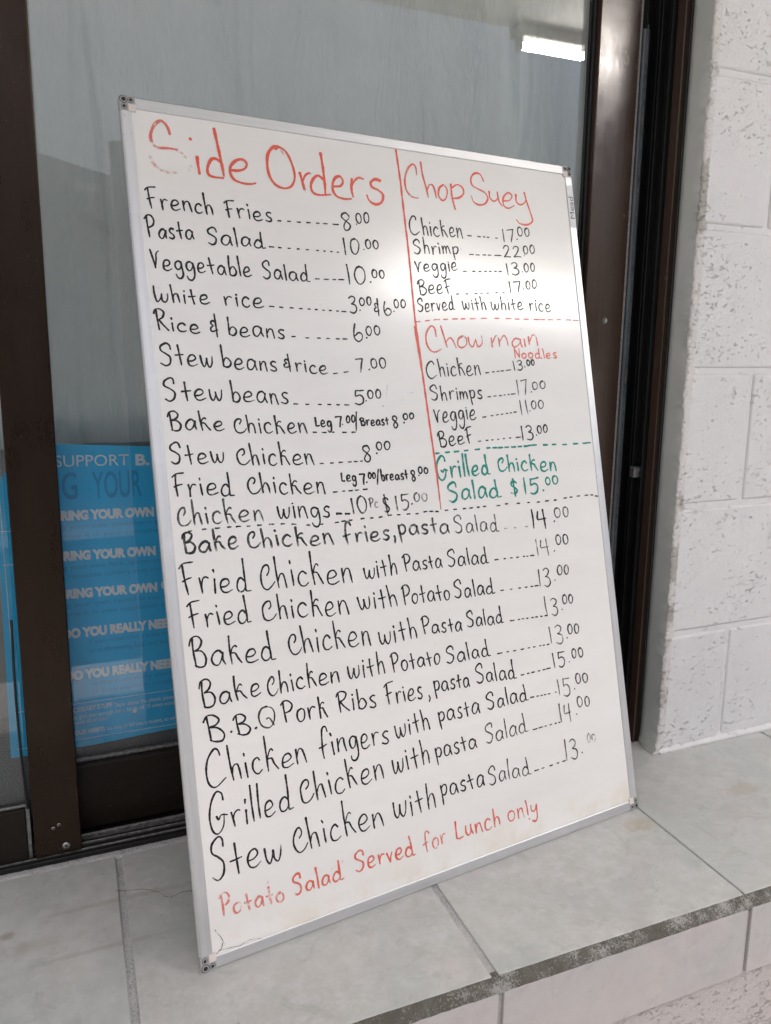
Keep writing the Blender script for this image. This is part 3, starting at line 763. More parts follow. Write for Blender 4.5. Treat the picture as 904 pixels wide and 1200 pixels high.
# ---- handwriting: single-stroke letter forms in x-height units (ascender 2, descender -1)
FONT = {
'a': (.86, [[(.74,.78),(.5,1),(.2,.86),(.05,.45),(.15,.1),(.4,.03),(.62,.3),(.75,.8)], [(.75,.86),(.75,.4),(.86,.02)]]),
'b': (.75, [[(.03,2),(.07,1),(.12,.05)], [(.1,.5),(.28,.85),(.52,.88),(.72,.5),(.62,.12),(.36,0),(.12,.1)]]),
'c': (.7, [[(.62,.8),(.42,1),(.15,.82),(.04,.42),(.18,.06),(.46,0),(.72,.18)]]),
'ç': (.76, [[(.42,.80),(.56,.98),(.60,1.2),(.50,1.38),(.28,1.32),(.07,.95),(.03,.5),(.16,.1),(.42,-.04),(.72,.10),(.95,.42)]]),
'C': (1.3, [[(.95,1.55),(.86,1.85),(.6,1.95),(.2,1.5),(.03,.85),(.18,.15),(.6,-.12),(1.25,.28)]]),
'd': (1.0, [[(.62,.72),(.42,.95),(.17,.78),(.04,.35),(.18,.03),(.45,.05),(.66,.32)], [(.6,2),(.64,1.2),(.68,.5),(.70,.06),(1.02,.06)]]),
'e': (.8, [[(.08,.42),(.42,.46),(.66,.68),(.52,.97),(.22,.88),(.05,.48),(.14,.08),(.45,0),(.82,.2)]]),
'f': (.8, [[(.78,1.7),(.62,2.02),(.36,1.9),(.27,1.25),(.3,.5),(.38,-.15)], [(.0,.72),(.3,.8),(.7,.92)]]),
'g': (.78, [[(.66,.85),(.42,1),(.14,.82),(.07,.42),(.28,.1),(.52,.28),(.66,.82)], [(.67,.92),(.72,.2),(.70,-.45),(.46,-.82),(.16,-.72),(.06,-.42)]]),
'h': (.74, [[(.03,2),(.09,1),(.15,0)], [(.12,.45),(.28,.88),(.5,.95),(.62,.6),(.7,0)]]),
'i': (.2, [[(.08,.95),(.14,0)], [(.05,1.45),(.09,1.28)]]),
'k': (.8, [[(.06,2),(.1,1),(.16,0)], [(.13,.72),(.28,1.12),(.46,1.3),(.56,1.18)], [(.15,.78),(.42,.76),(.58,.42),(.8,.02)]]),
'l': (.2, [[(.03,2),(.08,1),(.14,0)]]),
'm': (.98, [[(.05,.98),(.08,0)], [(.07,.45),(.24,.95),(.4,.82),(.46,.05)], [(.45,.5),(.62,.97),(.8,.8),(.92,0)]]),
'n': (.72, [[(.04,.98),(.08,0)], [(.07,.45),(.28,.92),(.5,.92),(.6,.5),(.7,-.03)]]),
'o': (.74, [[(.42,1),(.14,.85),(.04,.42),(.22,.03),(.52,.06),(.7,.48),(.62,.88),(.38,1.0)]]),
'p': (.7, [[(.04,1),(.12,.1),(.2,-.72)], [(.06,.7),(.3,1.0),(.6,.9),(.64,.45),(.42,.12),(.14,.16)]]),
'r': (.6, [[(.04,.98),(.1,.5),(.13,0)], [(.11,.45),(.24,.85),(.42,1),(.62,.92)]]),
's': (.58, [[(.56,.92),(.35,1),(.12,.8),(.22,.56),(.48,.4),(.55,.15),(.32,0),(.0,.12)]]),
't': (.66, [[(.26,1.62),(.32,.8),(.42,0)], [(.0,.80),(.32,.84),(.66,.9)]]),
'u': (.78, [[(.04,.95),(.08,.3),(.28,.02),(.5,.2),(.6,.95)], [(.6,.95),(.64,.4),(.78,.0)]]),
'v': (.6, [[(.02,.95),(.28,.02)], [(.28,.02),(.42,.5),(.58,.98)]]),
'w': (1.05, [[(.02,1.0),(.1,.3),(.26,.02),(.42,.25),(.52,.78)], [(.52,.78),(.57,.25),(.76,.02),(.96,.35),(1.0,.95)]]),
'y': (.66, [[(.02,.98),(.06,.45),(.26,.28),(.48,.5),(.56,.98)], [(.56,.98),(.62,.2),(.56,-.5),(.32,-.85),(.04,-.62)]]),
'F': (.92, [[(.26,1.85),(.28,.9),(.36,0)], [(.0,1.62),(.3,1.92),(.92,2.02)], [(.1,.82),(.42,.98),(.74,1.05)]]),
'P': (.92, [[(.2,1.86),(.24,1),(.32,0)], [(.0,1.62),(.25,1.95),(.65,1.96),(.9,1.55),(.72,1.08),(.3,.86)]]),
'S': (.95, [[(.84,1.48),(.78,1.85),(.56,2.0),(.16,1.7),(.14,1.32),(.5,1.05),(.80,.74),(.74,.22),(.42,0),(.08,.2)]]),
'V': (.78, [[(.02,1.95),(.2,1.0),(.36,.05)], [(.36,.05),(.46,.9),(.56,1.6),(.78,1.88)]]),
'W': (1.15, [[(.04,1.9),(.06,.9),(.24,.08),(.48,.4),(.62,1.0)], [(.62,1.0),(.68,.25),(.92,.06),(1.12,.55),(1.08,1.1)]]),
'R': (1.0, [[(.18,1.86),(.22,1),(.28,0)], [(.0,1.5),(.14,1.88),(.5,2),(.8,1.72),(.68,1.25),(.3,.98)], [(.3,.98),(.62,.5),(1.0,.02)]]),
'B': (1.0, [[(.2,1.86),(.22,1),(.32,.04)], [(.0,1.42),(.16,1.86),(.52,2.0),(.78,1.7),(.64,1.28),(.3,1.08)], [(.3,1.06),(.72,1.02),(.98,.6),(.84,.12),(.52,0),(.22,.14)]]),
'L': (.75, [[(.08,2),(.1,1),(.1,.1)], [(.1,.1),(.4,.03),(.75,.14)]]),
'G': (1.2, [[(1.0,1.5),(.92,1.88),(.6,2.0),(.2,1.5),(.03,.8),(.18,.15),(.52,-.1),(.88,.2),(1.0,.82)], [(.5,.78),(.62,.6),(.82,.8),(1.2,.72)]]),
'Q': (1.0, [[(.55,2),(.2,1.8),(.03,1.1),(.2,.3),(.6,.02),(.92,.4),(1.0,1.2),(.85,1.8),(.45,2)], [(.5,.82),(.66,.9),(.98,.2)]]),
'N': (.85, [[(.05,0),(.08,1.95)], [(.08,1.95),(.75,.1)], [(.75,.1),(.8,1.95)]]),
'c_': (.7, [[(.62,.8),(.42,1),(.15,.82),(.04,.42),(.18,.06),(.46,0),(.72,.18)]]),
'0': (.88, [[(.5,2),(.2,1.75),(.06,1.0),(.2,.2),(.48,0),(.78,.45),(.84,1.3),(.68,1.85),(.42,1.98)]]),
'1': (.2, [[(.06,2),(.1,1),(.14,0)]]),
'2': (1.0, [[(.05,1.5),(.3,1.95),(.68,1.88),(.76,1.4),(.4,.6),(.05,.06)], [(.05,.06),(.45,.12),(1.0,.04)]]),
'3': (.82, [[(.08,1.75),(.4,2),(.72,1.75),(.62,1.32),(.32,1.1)], [(.32,1.1),(.72,.92),(.8,.38),(.5,0),(.06,.18)]]),
'4': (.92, [[(.12,1.85),(.04,1.02),(.42,1.0),(.92,1.08)], [(.68,2),(.72,1),(.80,0)]]),
'5': (.85, [[(.15,1.95),(.12,1.2)], [(.12,1.15),(.48,1.32),(.78,.95),(.7,.28),(.36,0),(.04,.2)], [(.15,1.95),(.5,1.96),(.88,2.02)]]),
'6': (.8, [[(.22,2),(.08,1.2),(.1,.4),(.38,0),(.72,.25),(.74,.78),(.46,1.0),(.14,.6)]]),
'7': (.85, [[(.0,1.85),(.4,1.9),(.85,1.95)], [(.85,1.95),(.66,1),(.52,0)]]),
'8': (.82, [[(.74,1.6),(.55,1.98),(.22,1.88),(.14,1.5),(.44,1.08),(.74,.6),(.62,.1),(.36,0),(.2,.4),(.42,.95),(.72,1.35),(.74,1.62)]]),
'$': (.85, [[(.74,1.5),(.5,1.72),(.2,1.6),(.2,1.2),(.55,.95),(.75,.62),(.5,.32),(.08,.42)], [(.36,2.0),(.44,1),(.5,0)]]),
'&': (.8, [[(.52,2),(.58,1),(.66,0)], [(.6,1.3),(.26,1.42),(.1,1.2),(.34,.98),(.06,.8),(.14,.5),(.78,.62)]]),
'/': (.55, [[(.52,2),(.03,0)]]),
',': (.4, [[(.2,1.2),(.36,.4),(.1,-.9)]]),
'.': (.3, [[(.05,1.0),(.22,.5)]]),
}
FONT['é'] = FONT['e']
HW = .95      # half stroke width in mm for a normal pen
rng = random.Random(77)
counter = [0]

def smooth(pts, step):
    """Catmull-Rom through the points, resampled"""
    if len(pts) == 2:
        n = max(2, int(math.dist(pts[0], pts[1])/step))
        mx_ = rng.uniform(-.02, .02)*math.dist(pts[0], pts[1])
        out = []
        for i in range(n+1):
            t = i/n
            x = pts[0][0]+(pts[1][0]-pts[0][0])*t; y = pts[0][1]+(pts[1][1]-pts[0][1])*t
            out.append((x+mx_*math.sin(math.pi*t), y))
        return out
    P_ = [tuple(2*a-b for a, b in zip(pts[0], pts[1]))]+list(pts)+[tuple(2*a-b for a, b in zip(pts[-1], pts[-2]))]
    out = []
    for i in range(1, len(P_)-2):
        p0, p1, p2, p3 = P_[i-1:i+3]
        n = max(2, int(math.dist(p1, p2)/step))
        for k in range(n):
            t = k/n
            out.append(tuple(.5*((2*b)+(-a+c)*t+(2*a-5*b+4*c-d)*t*t+(-a+3*b-3*c+d)*t**3) for a, b, c, d in zip(p0, p1, p2, p3)))
    out.append(pts[-1])
    return out

class Ink:
    def __init__(s): s.v = []; s.f = []; s.d = []; s.e = []
    def stroke(s, pts, width, dens):
        """pts in board mm, width in mm; a thin ribbon lying just above the enamel"""
        counter[0] += 1
        base = -.00115+.00002*(counter[0] % 14)
        pts = smooth(pts, 1.1 if width > 1 else .9)
        # drop duplicates
        q = [pts[0]]
        for p in pts[1:]:
            if math.dist(p, q[-1]) > .12: q.append(p)
        if len(q) < 2: q.append((q[0][0]+.3, q[0][1]-.2))
        pts = q; n = len(pts)
        ph1, ph2, ph3 = (rng.uniform(0, 6.28) for _ in range(3))
        rows = []
        tot = sum(math.dist(a, b) for a, b in zip(pts, pts[1:]))
        run = 0
        start_w = rng.uniform(.95, 1.2); end_w = rng.uniform(.62, .95)
        for i, p in enumerate(pts):
            if i: run += math.dist(p, pts[i-1])
            t = run/tot
            a, b = pts[max(i-1, 0)], pts[min(i+1, n-1)]
            dx, dy = b[0]-a[0], b[1]-a[1]; L = math.hypot(dx, dy) or 1
            nx_, ny_ = -dy/L, dx/L
            nib = 1+.16*(nx_*.7-ny_*.7)
            w = width*.5*(1+.13*math.sin(run*.35+ph1)+.07*math.sin(run*1.3+ph2))*nib
            w *= start_w+(1-start_w)*min(1, t*4) if t < .25 else (1+(end_w-1)*max(0, (t-.8)/.2))
            dd = dens*(1+.10*math.sin(run*.22+ph3)+.05*math.sin(run*.9+ph1))
            if t > .85 and dens < .95: dd *= 1-.35*(t-.85)/.15
            z = base+.000006*t
            if i == 0 or i == n-1:
                sgn = -1 if i == 0 else 1
                tip = (p[0]+sgn*dx/L*w*.55, p[1]+sgn*dy/L*w*.55)
                sides = [(tip[0]+nx_*w*.55*k, tip[1]+ny_*w*.55*k) for k in (-1, 0, 1)]
                capr = s.row(sides, z, dd, end=True)
                mid = s.row([(p[0]+nx_*w*k, p[1]+ny_*w*k) for k in (-1, 0, 1)], z, dd)
                rows += [capr, mid] if i == 0 else [mid, capr]
            else:
                rows.append(s.row([(p[0]+nx_*w*k, p[1]+ny_*w*k) for k in (-1, 0, 1)], z, dd))
        for a, b in zip(rows, rows[1:]):
            s.f += [(a[0], b[0], b[1], a[1]), (a[1], b[1], b[2], a[2])]
    def row(s, ps, z, dd, end=False):
        i0 = len(s.v)
        for k, p in enumerate(ps):
            s.v.append((p[0]/1000, p[1]/1000, z)); s.d.append(max(0, dd)); s.e.append(1.0 if (k != 1 or end) else .0)
        return (i0, i0+1, i0+2)
    def build(s, name, mat, parent):
        me = bpy.data.meshes.new(name); me.from_pydata(s.v, [], [(f[3], f[2], f[1], f[0]) for f in s.f]); me.materials.append(mat)
        for an, dat in (('ink_density', s.d), ('ink_edge', s.e)):
            at = me.attributes.new(an, 'FLOAT', 'POINT'); at.data.foreach_set('value', dat)
        return link(bpy.data.objects.new(name, me), parent)
    def word(s, t, u0, v0, u1, v1, xh, ah, dens, w):
        wid = HW*2*w
        gap = .26 if len(t) > 1 else 0
        chars = []
        for i, ch in enumerate(t):
            if ch == ' ': chars.append((ch, .6)); continue
            chars.append((ch, FONT[ch][0]))
        digit = t[0] in '0123456789'
        jit = [1+rng.uniform(-.07, .07) for _ in chars]
        if digit: gap = .34
        total = sum(c_[1]*j for c_, j in zip(chars, jit))+gap*(len(chars)-1)
        L = math.hypot(u1-u0, v1-v0); sx = (L*(.97 if len(t) > 2 else 1)-wid*.5)/total if total > 0 else xh
        dirx, diry = (u1-u0)/L, (v1-v0)/L
        x = wid*.25
        for (ch, cw), j in zip(chars, jit):
            if ch != ' ':
                dy = rng.uniform(-.07, .07)*xh; sc = 1+rng.uniform(-.08, .08); sh = rng.uniform(-.09, .06)
                capital = ch in 'FPSVWRBLGQNC0123456789$&/'
                for st_ in FONT[ch][1]:
                    pts = []
                    for px_, py_ in st_:
                        if capital: yy = py_*.5*ah
                        elif ch in '.,': yy = py_*max(ah, 2.0)*.5
                        elif py_ <= 1: yy = py_*xh
                        else: yy = xh+(py_-1)*(ah-xh)*(1.0 if ch not in 'ç' else 1.0)
                        yy = yy*sc
                        xx = x+(px_+rng.uniform(-.03, .03))*sx*j+sh*yy*.6
                        yy += rng.uniform(-.02, .02)*xh
                        pts.append((u0+dirx*xx, v0+diry*xx+yy+dy))
                    s.stroke(pts, wid*(1.15 if ch in '.' else 1), dens*rng.uniform(.93, 1.04))
            x += (cw*j+gap)*sx
WRITING = [
 ('menu_line', 'k', [
  ('French',18.2,778.3,91.6,777.8,10.4,22.3,1,1.0),
  ('Fries',100.9,777.0,157.1,775.4,10.4,20.4,1,1.0),
  ('-',162.3,777.6,166.2,777.7,1,1.0),
  ('-',173.9,777.9,177.8,778.1,1,1.0),
  ('-',185.6,778.3,190.0,778.4,1,1.0),
  ('-',197.4,778.6,202.2,778.8,1,1.0),
  ('-',209.4,779.0,213.4,779.1,1,1.0),
  ('-',218.3,779.3,223.7,779.4,1,1.0),
  ('-',230.3,779.6,238.0,779.8,1,1.0),
  ('8',240.8,773.3,254.6,774.4,11.1,22.2,1,1.0),
  ('.',261.0,781.3,262.7,781.5,2.5,2.5,1,1.0),
  ('00',261.3,783.6,280.0,785.3,5.1,11.8,1,1.0),
 ]),
 ('menu_line', 'k', [
  ('Pasta',15.3,746.9,67.3,748.7,10.4,22.1,1,1.0),
  ('Salad',78.4,745.0,147.2,745.4,10.3,19.7,1,1.0),
  ('-',149.1,747.2,154.9,747.2,1,1.0),
  ('-',160.0,747.2,163.5,747.1,1,1.0),
  ('-',171.2,747.1,174.5,747.1,1,1.0),
  ('-',182.5,747.1,185.7,747.1,1,1.0),
  ('-',193.5,747.1,196.7,747.1,1,1.0),
  ('-',206.0,747.0,208.9,747.0,1,1.0),
  ('-',215.3,747.0,217.5,747.0,1,1.0),
  ('-',224.0,747.0,226.7,747.0,1,1.0),
  ('-',232.5,747.0,234.9,747.0,1,1.0),
  ('10',241.0,744.6,262.7,746.1,9.1,18.7,1,1.0),
  ('.',267.6,751.5,269.3,751.6,2.6,2.6,1,1.0),
  ('00',270.4,753.5,289.0,754.8,5.1,10.3,1,1.0),
 ]),
 ('menu_line', 'k', [
  ('Veggetable',17.5,714.7,128.7,712.1,10.5,21.0,1,1.0),
  ('Salad',137.5,711.4,196.4,709.7,10.1,19.3,1,1.0),
  ('-',201.1,713.8,206.4,714.0,1,1.0),
  ('-',212.3,714.1,218.5,714.3,1,1.0),
  ('-',223.2,714.4,227.5,714.5,1,1.0),
  ('-',230.8,714.6,238.0,714.8,1,1.0),
  ('10',241.9,710.0,267.4,711.7,10.1,21.8,1,1.0),
  ('.',272.1,712.5,273.8,712.6,2.6,2.6,1,1.0),
  ('00',275.1,718.8,293.1,719.7,5.1,9.8,1,1.0),
 ]),
 ('menu_line', 'k', [
  ('White',16.5,680.2,77.4,679.8,10.4,19.4,1,1.0),
  ('rice',90.6,678.9,137.0,677.2,10.8,17.3,1,1.0),
  ('-',142.2,680.0,148.0,679.8,1,1.0),
  ('-',154.0,679.7,158.5,679.5,1,1.0),
  ('-',166.7,679.3,170.8,679.2,1,1.0),
  ('-',177.7,678.9,181.6,678.8,1,1.0),
  ('-',188.1,678.6,191.5,678.5,1,1.0),
  ('-',197.3,678.3,200.5,678.3,1,1.0),
  ('-',206.6,678.1,209.2,678.0,1,1.0),
  ('-',214.9,677.8,218.1,677.7,1,1.0),
  ('-',224.1,677.5,226.8,677.4,1,1.0),
  ('-',230.6,677.3,236.6,677.1,1,1.0),
  ('3',240.4,676.0,251.0,676.4,10.1,19.6,1,1.0),
  ('.',254.1,678.5,255.8,678.5,2.5,2.5,1,1.0),
  ('00',254.5,684.8,271.6,685.9,5.1,9.6,1,1.0),
  ('&',273.4,673.8,281.5,674.0,10.2,22.5,1,1.0),
  ('6',286.3,674.9,297.4,675.3,10.3,17.0,1,1.0),
  ('.',300.2,678.7,302.0,678.8,2.1,2.1,1,1.0),
  ('00',301.4,683.9,318.4,684.5,5.2,10.4,1,1.0),
 ]),
 ('menu_line', 'k', [
  ('Rice',16.0,651.4,63.5,647.9,9.4,20.6,1,1.0),
  ('&',72.8,644.9,82.1,645.0,9.2,24.3,1,1.0),
  ('beans',92.2,647.1,158.7,644.4,10.8,20.7,1,1.0),
  ('-',165.3,646.7,169.9,646.8,1,1.0),
  ('-',182.0,645.8,185.9,645.7,1,1.0),
  ('-',196.4,645.5,200.4,645.4,1,1.0),
  ('-',207.9,645.3,211.9,645.2,1,1.0),
  ('-',220.0,645.1,224.6,645.0,1,1.0),
  ('-',228.7,645.0,234.7,644.9,1,1.0),
  ('6',242.1,641.7,255.6,641.9,10.1,19.6,1,1.0),
  ('.',259.5,646.0,261.2,646.0,2.0,2.0,1,1.0),
  ('00',259.4,650.0,279.5,650.9,5.1,10.7,1,1.0),
 ]),
 ('menu_line', 'k', [
  ('Stew',16.5,615.3,74.8,612.5,11.7,24.7,1,1.0),
  ('beans',82.1,612.0,146.5,607.6,11.2,23.8,1,1.0),
  ('&',152.3,607.1,161.7,607.1,9.6,19.6,1,1.0),
  ('rice',165.8,607.5,206.6,603.9,9.7,16.5,1,1.0),
  ('-',212.0,604.6,217.5,605.2,1,1.0),
  ('-',225.8,606.2,232.2,607.0,1,1.0),
  ('7',241.5,605.7,251.5,605.6,9.0,17.1,1,1.0),
  ('.',258.6,608.1,260.3,608.1,2.5,2.5,1,1.0),
  ('00',261.2,610.6,282.8,611.1,5.1,11.7,1,1.0),
 ]),
 ('menu_line', 'k', [
  ('Stew',17.3,577.8,82.3,575.9,12.1,25.1,1,1.0),
  ('beans',88.8,575.3,155.8,570.4,11.7,22.9,1,1.0),
  ('-',159.9,571.0,165.0,570.8,1,1.0),
  ('-',174.0,570.4,178.4,570.2,1,1.0),
  ('-',189.6,569.8,193.6,569.6,1,1.0),
  ('-',201.0,569.4,205.5,569.2,1,1.0),
  ('-',212.7,568.9,216.2,568.7,1,1.0),
  ('-',222.5,568.5,228.5,568.3,1,1.0),
  ('5',235.1,568.3,249.0,568.0,9.0,17.0,1,1.0),
  ('.',250.3,571.5,251.7,571.4,2.0,2.0,1,1.0),
  ('00',253.2,575.2,272.0,575.3,5.1,9.6,1,1.0),
  ('/',278.3,576.9,282.3,576.8,5.1,13.3,0.35,0.6),
 ]),
 ('menu_line', 'k', [
  ('Bake',18.8,547.0,79.8,545.1,10.7,21.0,1,1.0),
  ('çhicken',88.9,542.7,175.7,537.1,11.3,20.2,1,1.0),
  ('Leg',183.0,545.0,204.6,543.7,6.8,10.2,1,1.1),
  ('7',208.9,543.5,217.5,543.2,4.9,12.3,1,1.1),
  ('.',216.9,545.2,218.3,545.1,2.0,2.0,1,1.0),
  ('00',222.1,547.4,234.5,548.0,3.7,7.9,1,1.1),
  ('/',233.4,537.6,237.8,537.4,5.0,22.9,1,0.9),
  ('Breast',239.5,543.3,279.9,543.3,6.8,9.6,1,1.1),
  ('8',282.4,539.1,291.1,538.8,5.1,15.3,1,1.1),
  ('.',298.5,544.1,300.3,544.0,2.1,2.1,1,1.1),
  ('00',298.2,548.8,314.0,549.2,3.9,6.7,1,1.1),
  ('-',179.7,538.4,184.4,538.2,1,1.0),
  ('-',190.9,537.9,196.2,537.7,1,1.0),
  ('-',203.4,537.4,206.1,537.3,1,1.0),
  ('-',216.3,536.8,221.7,536.6,1,1.0),
  ('-',228.3,536.3,233.2,536.1,1,1.0),
 ]),
 ('menu_line', 'k', [
  ('Stew',17.3,512.4,77.6,509.5,11.2,23.2,1,1.0),
  ('çhicken',88.5,507.9,180.4,501.2,11.7,23.9,1,1.0),
  ('-',184.3,502.7,189.0,502.6,1,1.0),
  ('-',197.5,502.6,201.7,502.6,1,1.0),
  ('-',208.2,502.5,213.1,502.5,1,1.0),
  ('-',219.9,502.4,224.0,502.4,1,1.0),
  ('-',227.5,502.4,232.2,502.3,1,1.0),
  ('-',235.5,502.3,238.3,502.3,1,1.0),
  ('8',238.2,501.6,250.5,500.8,10.0,20.5,1,1.0),
  ('.',257.4,509.4,259.1,509.3,2.5,2.5,1,1.0),
  ('00',257.9,513.9,277.4,513.9,5.1,10.1,1,1.0),
 ]),
 ('menu_line', 'k', [
  ('Fried',17.2,479.5,84.5,475.3,12.1,23.7,1,1.0),
  ('çhicken',97.2,476.1,190.6,468.2,11.8,22.6,1,1.0),
  ('-',197.3,469.3,202.7,469.3,1,1.0),
  ('-',208.9,469.4,212.1,469.4,1,1.0),
  ('-',217.0,469.4,221.7,469.4,1,1.0),
  ('-',225.2,469.5,229.9,469.5,1,1.0),
  ('-',235.5,469.5,241.1,469.6,1,1.0),
  ('Leg',208.5,481.1,229.0,478.9,6.6,9.3,1,1.1),
  ('7',232.0,475.2,240.2,474.6,5.0,11.9,1,1.1),
  ('.',240.5,476.6,242.1,476.4,2.0,2.0,1,1.1),
  ('00',243.2,481.3,253.9,481.1,3.7,7.0,1,1.1),
  ('/',254.2,473.5,258.4,473.2,5.0,18.6,1,0.9),
  ('breast',260.4,478.1,298.7,477.4,6.6,12.7,1,1.1),
  ('8',300.2,474.4,307.9,473.9,5.1,13.4,1,1.1),
  ('.',311.8,479.5,313.6,479.4,2.1,2.1,1,1.1),
  ('00',311.6,482.6,326.4,482.2,3.9,7.3,1,1.1),
 ]),
 ('menu_line', 'k', [
  ('çhicken',19.4,449.1,115.0,445.1,12.2,25.2,0.75,1.0),
  ('wings',128.1,446.6,192.4,441.4,12.8,18.5,1,1.0),
  ('-',198.7,444.7,205.6,444.0,1,1.6),
  ('-',209.8,443.6,215.8,443.1,1,1.6),
  ('10',218.3,441.9,238.8,441.9,8.9,18.3,0.85,1.0),
  ('Pc',240.6,447.7,253.5,447.6,6.5,11.0,0.6,0.8),
  ('$',258.6,437.6,269.4,436.6,10.1,23.1,0.8,1.0),
  ('15',276.2,440.5,295.5,439.8,9.2,17.8,0.7,1.0),
  ('.',298.1,446.2,299.8,446.0,2.6,2.6,0.7,1.0),
  ('00',302.0,449.4,321.8,448.8,5.2,9.8,0.6,1.0),
 ]),
 ('menu_line', 'k', [
  ('Bake',21.1,418.7,83.7,419.5,11.6,23.2,0.8,1.25),
  ('çhicken',91.4,418.6,194.9,410.2,11.7,21.6,0.8,1.2),
  ('fries',203.5,410.2,266.2,408.7,11.4,24.2,0.75,1.25),
  (',',269.5,407.4,271.8,407.1,5.0,7.6,0.8,1.2),
  ('pasta',275.8,411.2,350.8,406.9,11.8,20.1,0.75,1.25),
  ('Salad',354.5,406.5,425.8,401.8,12.0,21.9,0.68,0.95),
  ('-',431.5,403.9,436.2,403.8,0.5,1),
  ('-',446.5,403.5,451.0,403.3,0.5,1),
  ('-',464.2,403.0,469.4,402.8,0.5,1),
  ('14',476.1,399.9,501.0,397.9,11.2,25.8,0.95,1.3),
  ('.',513.6,404.0,515.7,403.8,2.8,2.8,0.8,1.2),
  ('00',515.1,410.1,541.0,408.8,5.7,13.2,0.65,1.0),
 ]),
 ('menu_line', 'k', [
  ('Fried',17.0,378.2,92.7,372.4,16.0,34.8,1,1.0),
  ('çhicken',101.1,373.5,214.3,365.5,17.0,35.9,1,1.0),
  ('with',225.4,367.0,271.6,365.6,13.4,22.9,1,1.0),
  ('Pasta',278.0,368.0,334.7,367.0,10.8,19.5,1,1.0),
  ('Salad',340.2,365.8,404.2,364.1,11.1,21.2,1,1.0),
  ('-',411.2,366.3,417.2,366.1,1,1.0),
  ('-',425.6,365.9,428.6,365.8,1,1.0),
  ('-',435.8,365.6,439.5,365.5,1,1.0),
  ('-',446.0,365.4,449.8,365.3,1,1.0),
  ('-',456.8,365.1,459.6,365.0,1,1.0),
  ('-',462.4,364.9,465.2,364.9,1,1.0),
  ('-',468.7,364.8,475.0,364.6,1,1.0),
  ('14',479.1,363.3,501.3,361.8,10.1,22.4,0.7,0.8),
  ('.',508.3,365.5,510.5,365.2,2.8,2.8,0.8,1.0),
  ('00',512.4,374.1,535.4,373.2,5.7,12.5,0.82,1.0),
 ]),
 ('menu_line', 'k', [
  ('Fried',20.2,343.3,89.9,340.0,13.3,27.1,1,1.0),
  ('çhicken',99.4,339.4,205.5,330.4,14.6,27.8,1,1.0),
  ('with',214.6,331.9,267.8,330.2,13.8,25.7,1,1.0),
  ('Potato',271.6,330.2,341.6,326.0,11.8,23.5,1,1.0),
  ('Salad',344.8,327.1,409.1,324.2,11.1,21.7,1,1.0),
  ('-',415.5,327.1,420.6,326.9,1,1.0),
  ('-',430.7,326.5,434.1,326.4,1,1.0),
  ('-',444.4,326.0,447.8,325.9,1,1.0),
  ('-',454.7,325.6,458.2,325.5,1,1.0),
  ('-',464.2,325.3,467.7,325.2,1,1.0),
  ('-',470.5,325.1,476.9,324.8,1,1.0),
  ('13',477.4,323.4,497.2,321.2,10.1,23.5,0.8,0.9),
  ('.',504.2,327.0,506.4,326.7,2.8,2.8,0.8,1.0),
  ('00',509.6,334.2,530.3,333.2,5.7,12.5,0.82,1.0),
 ]),
 ('menu_line', 'k', [
  ('Baked',19.7,302.9,113.6,293.9,15.2,30.8,1,1.0),
  ('çhicken',126.3,297.6,229.2,290.4,16.7,32.9,1,1.0),
  ('with',236.1,289.2,289.8,287.4,15.0,26.9,1,1.0),
  ('Pasta',294.6,290.9,353.8,287.0,10.8,20.1,1,1.0),
  ('Salad',359.0,288.8,417.6,285.7,11.2,20.8,1,1.0),
  ('-',425.6,287.1,432.4,286.8,1,1.0),
  ('-',438.2,286.6,441.3,286.4,1,1.0),
  ('-',444.4,286.3,447.8,286.1,1,1.0),
  ('-',452.0,285.9,454.7,285.8,1,1.0),
  ('-',460.0,285.6,463.5,285.4,1,1.0),
  ('-',466.6,285.3,470.1,285.1,1,1.0),
  ('-',475.1,284.9,477.9,284.8,1,1.0),
  ('-',481.9,284.6,486.5,284.4,1,1.0),
  ('13',483.6,284.0,505.1,281.8,10.1,23.5,0.8,0.9),
  ('.',511.3,287.1,513.5,286.7,2.8,2.8,0.8,1.0),
  ('00',513.5,295.2,532.7,294.0,5.7,11.9,0.82,1.0),
 ]),
 ('menu_line', 'k', [
  ('Bake',24.4,260.6,92.3,260.7,12.9,27.1,1,1.0),
  ('çhicken',97.5,259.6,185.1,257.4,13.0,26.1,1,1.0),
  ('with',192.8,256.9,242.4,255.5,13.6,24.3,1,1.0),
  ('Potato',248.6,255.3,318.3,251.8,12.1,21.7,1,1.0),
  ('Salad',324.0,250.7,392.9,248.6,11.5,22.0,1,1.0),
  ('-',400.6,249.6,408.3,249.4,1,1.0),
  ('-',415.0,249.2,418.3,249.1,1,1.0),
  ('-',425.8,248.9,429.8,248.7,1,1.0),
  ('-',437.7,248.5,442.9,248.4,1,1.0),
  ('-',449.1,248.2,452.6,248.1,1,1.0),
  ('-',457.8,247.9,462.0,247.8,1,1.0),
  ('-',468.0,247.6,470.8,247.5,1,1.0),
  ('-',473.7,247.4,477.2,247.3,1,1.0),
  ('-',480.8,247.2,484.4,247.1,1,1.0),
  ('13',485.8,246.9,508.7,244.0,10.1,23.0,0.7,0.85),
  ('.',514.6,249.2,516.8,248.9,2.8,2.8,0.8,1.0),
  ('00',517.3,255.0,537.7,253.3,5.7,12.5,0.82,1.0),
 ]),
 ('menu_line', 'k', [
  ('B',26.2,227.2,47.9,222.1,10.9,25.4,1,1.0),
  ('.',53.6,229.2,55.4,228.8,3.1,3.1,1,1.4),
  ('B',56.6,227.2,75.3,223.8,11.1,22.7,1,1.0),
  ('.',80.4,227.1,82.2,226.7,3.1,3.1,1,1.4),
  ('Q',83.9,227.2,102.5,224.4,11.3,24.0,0.8,0.9),
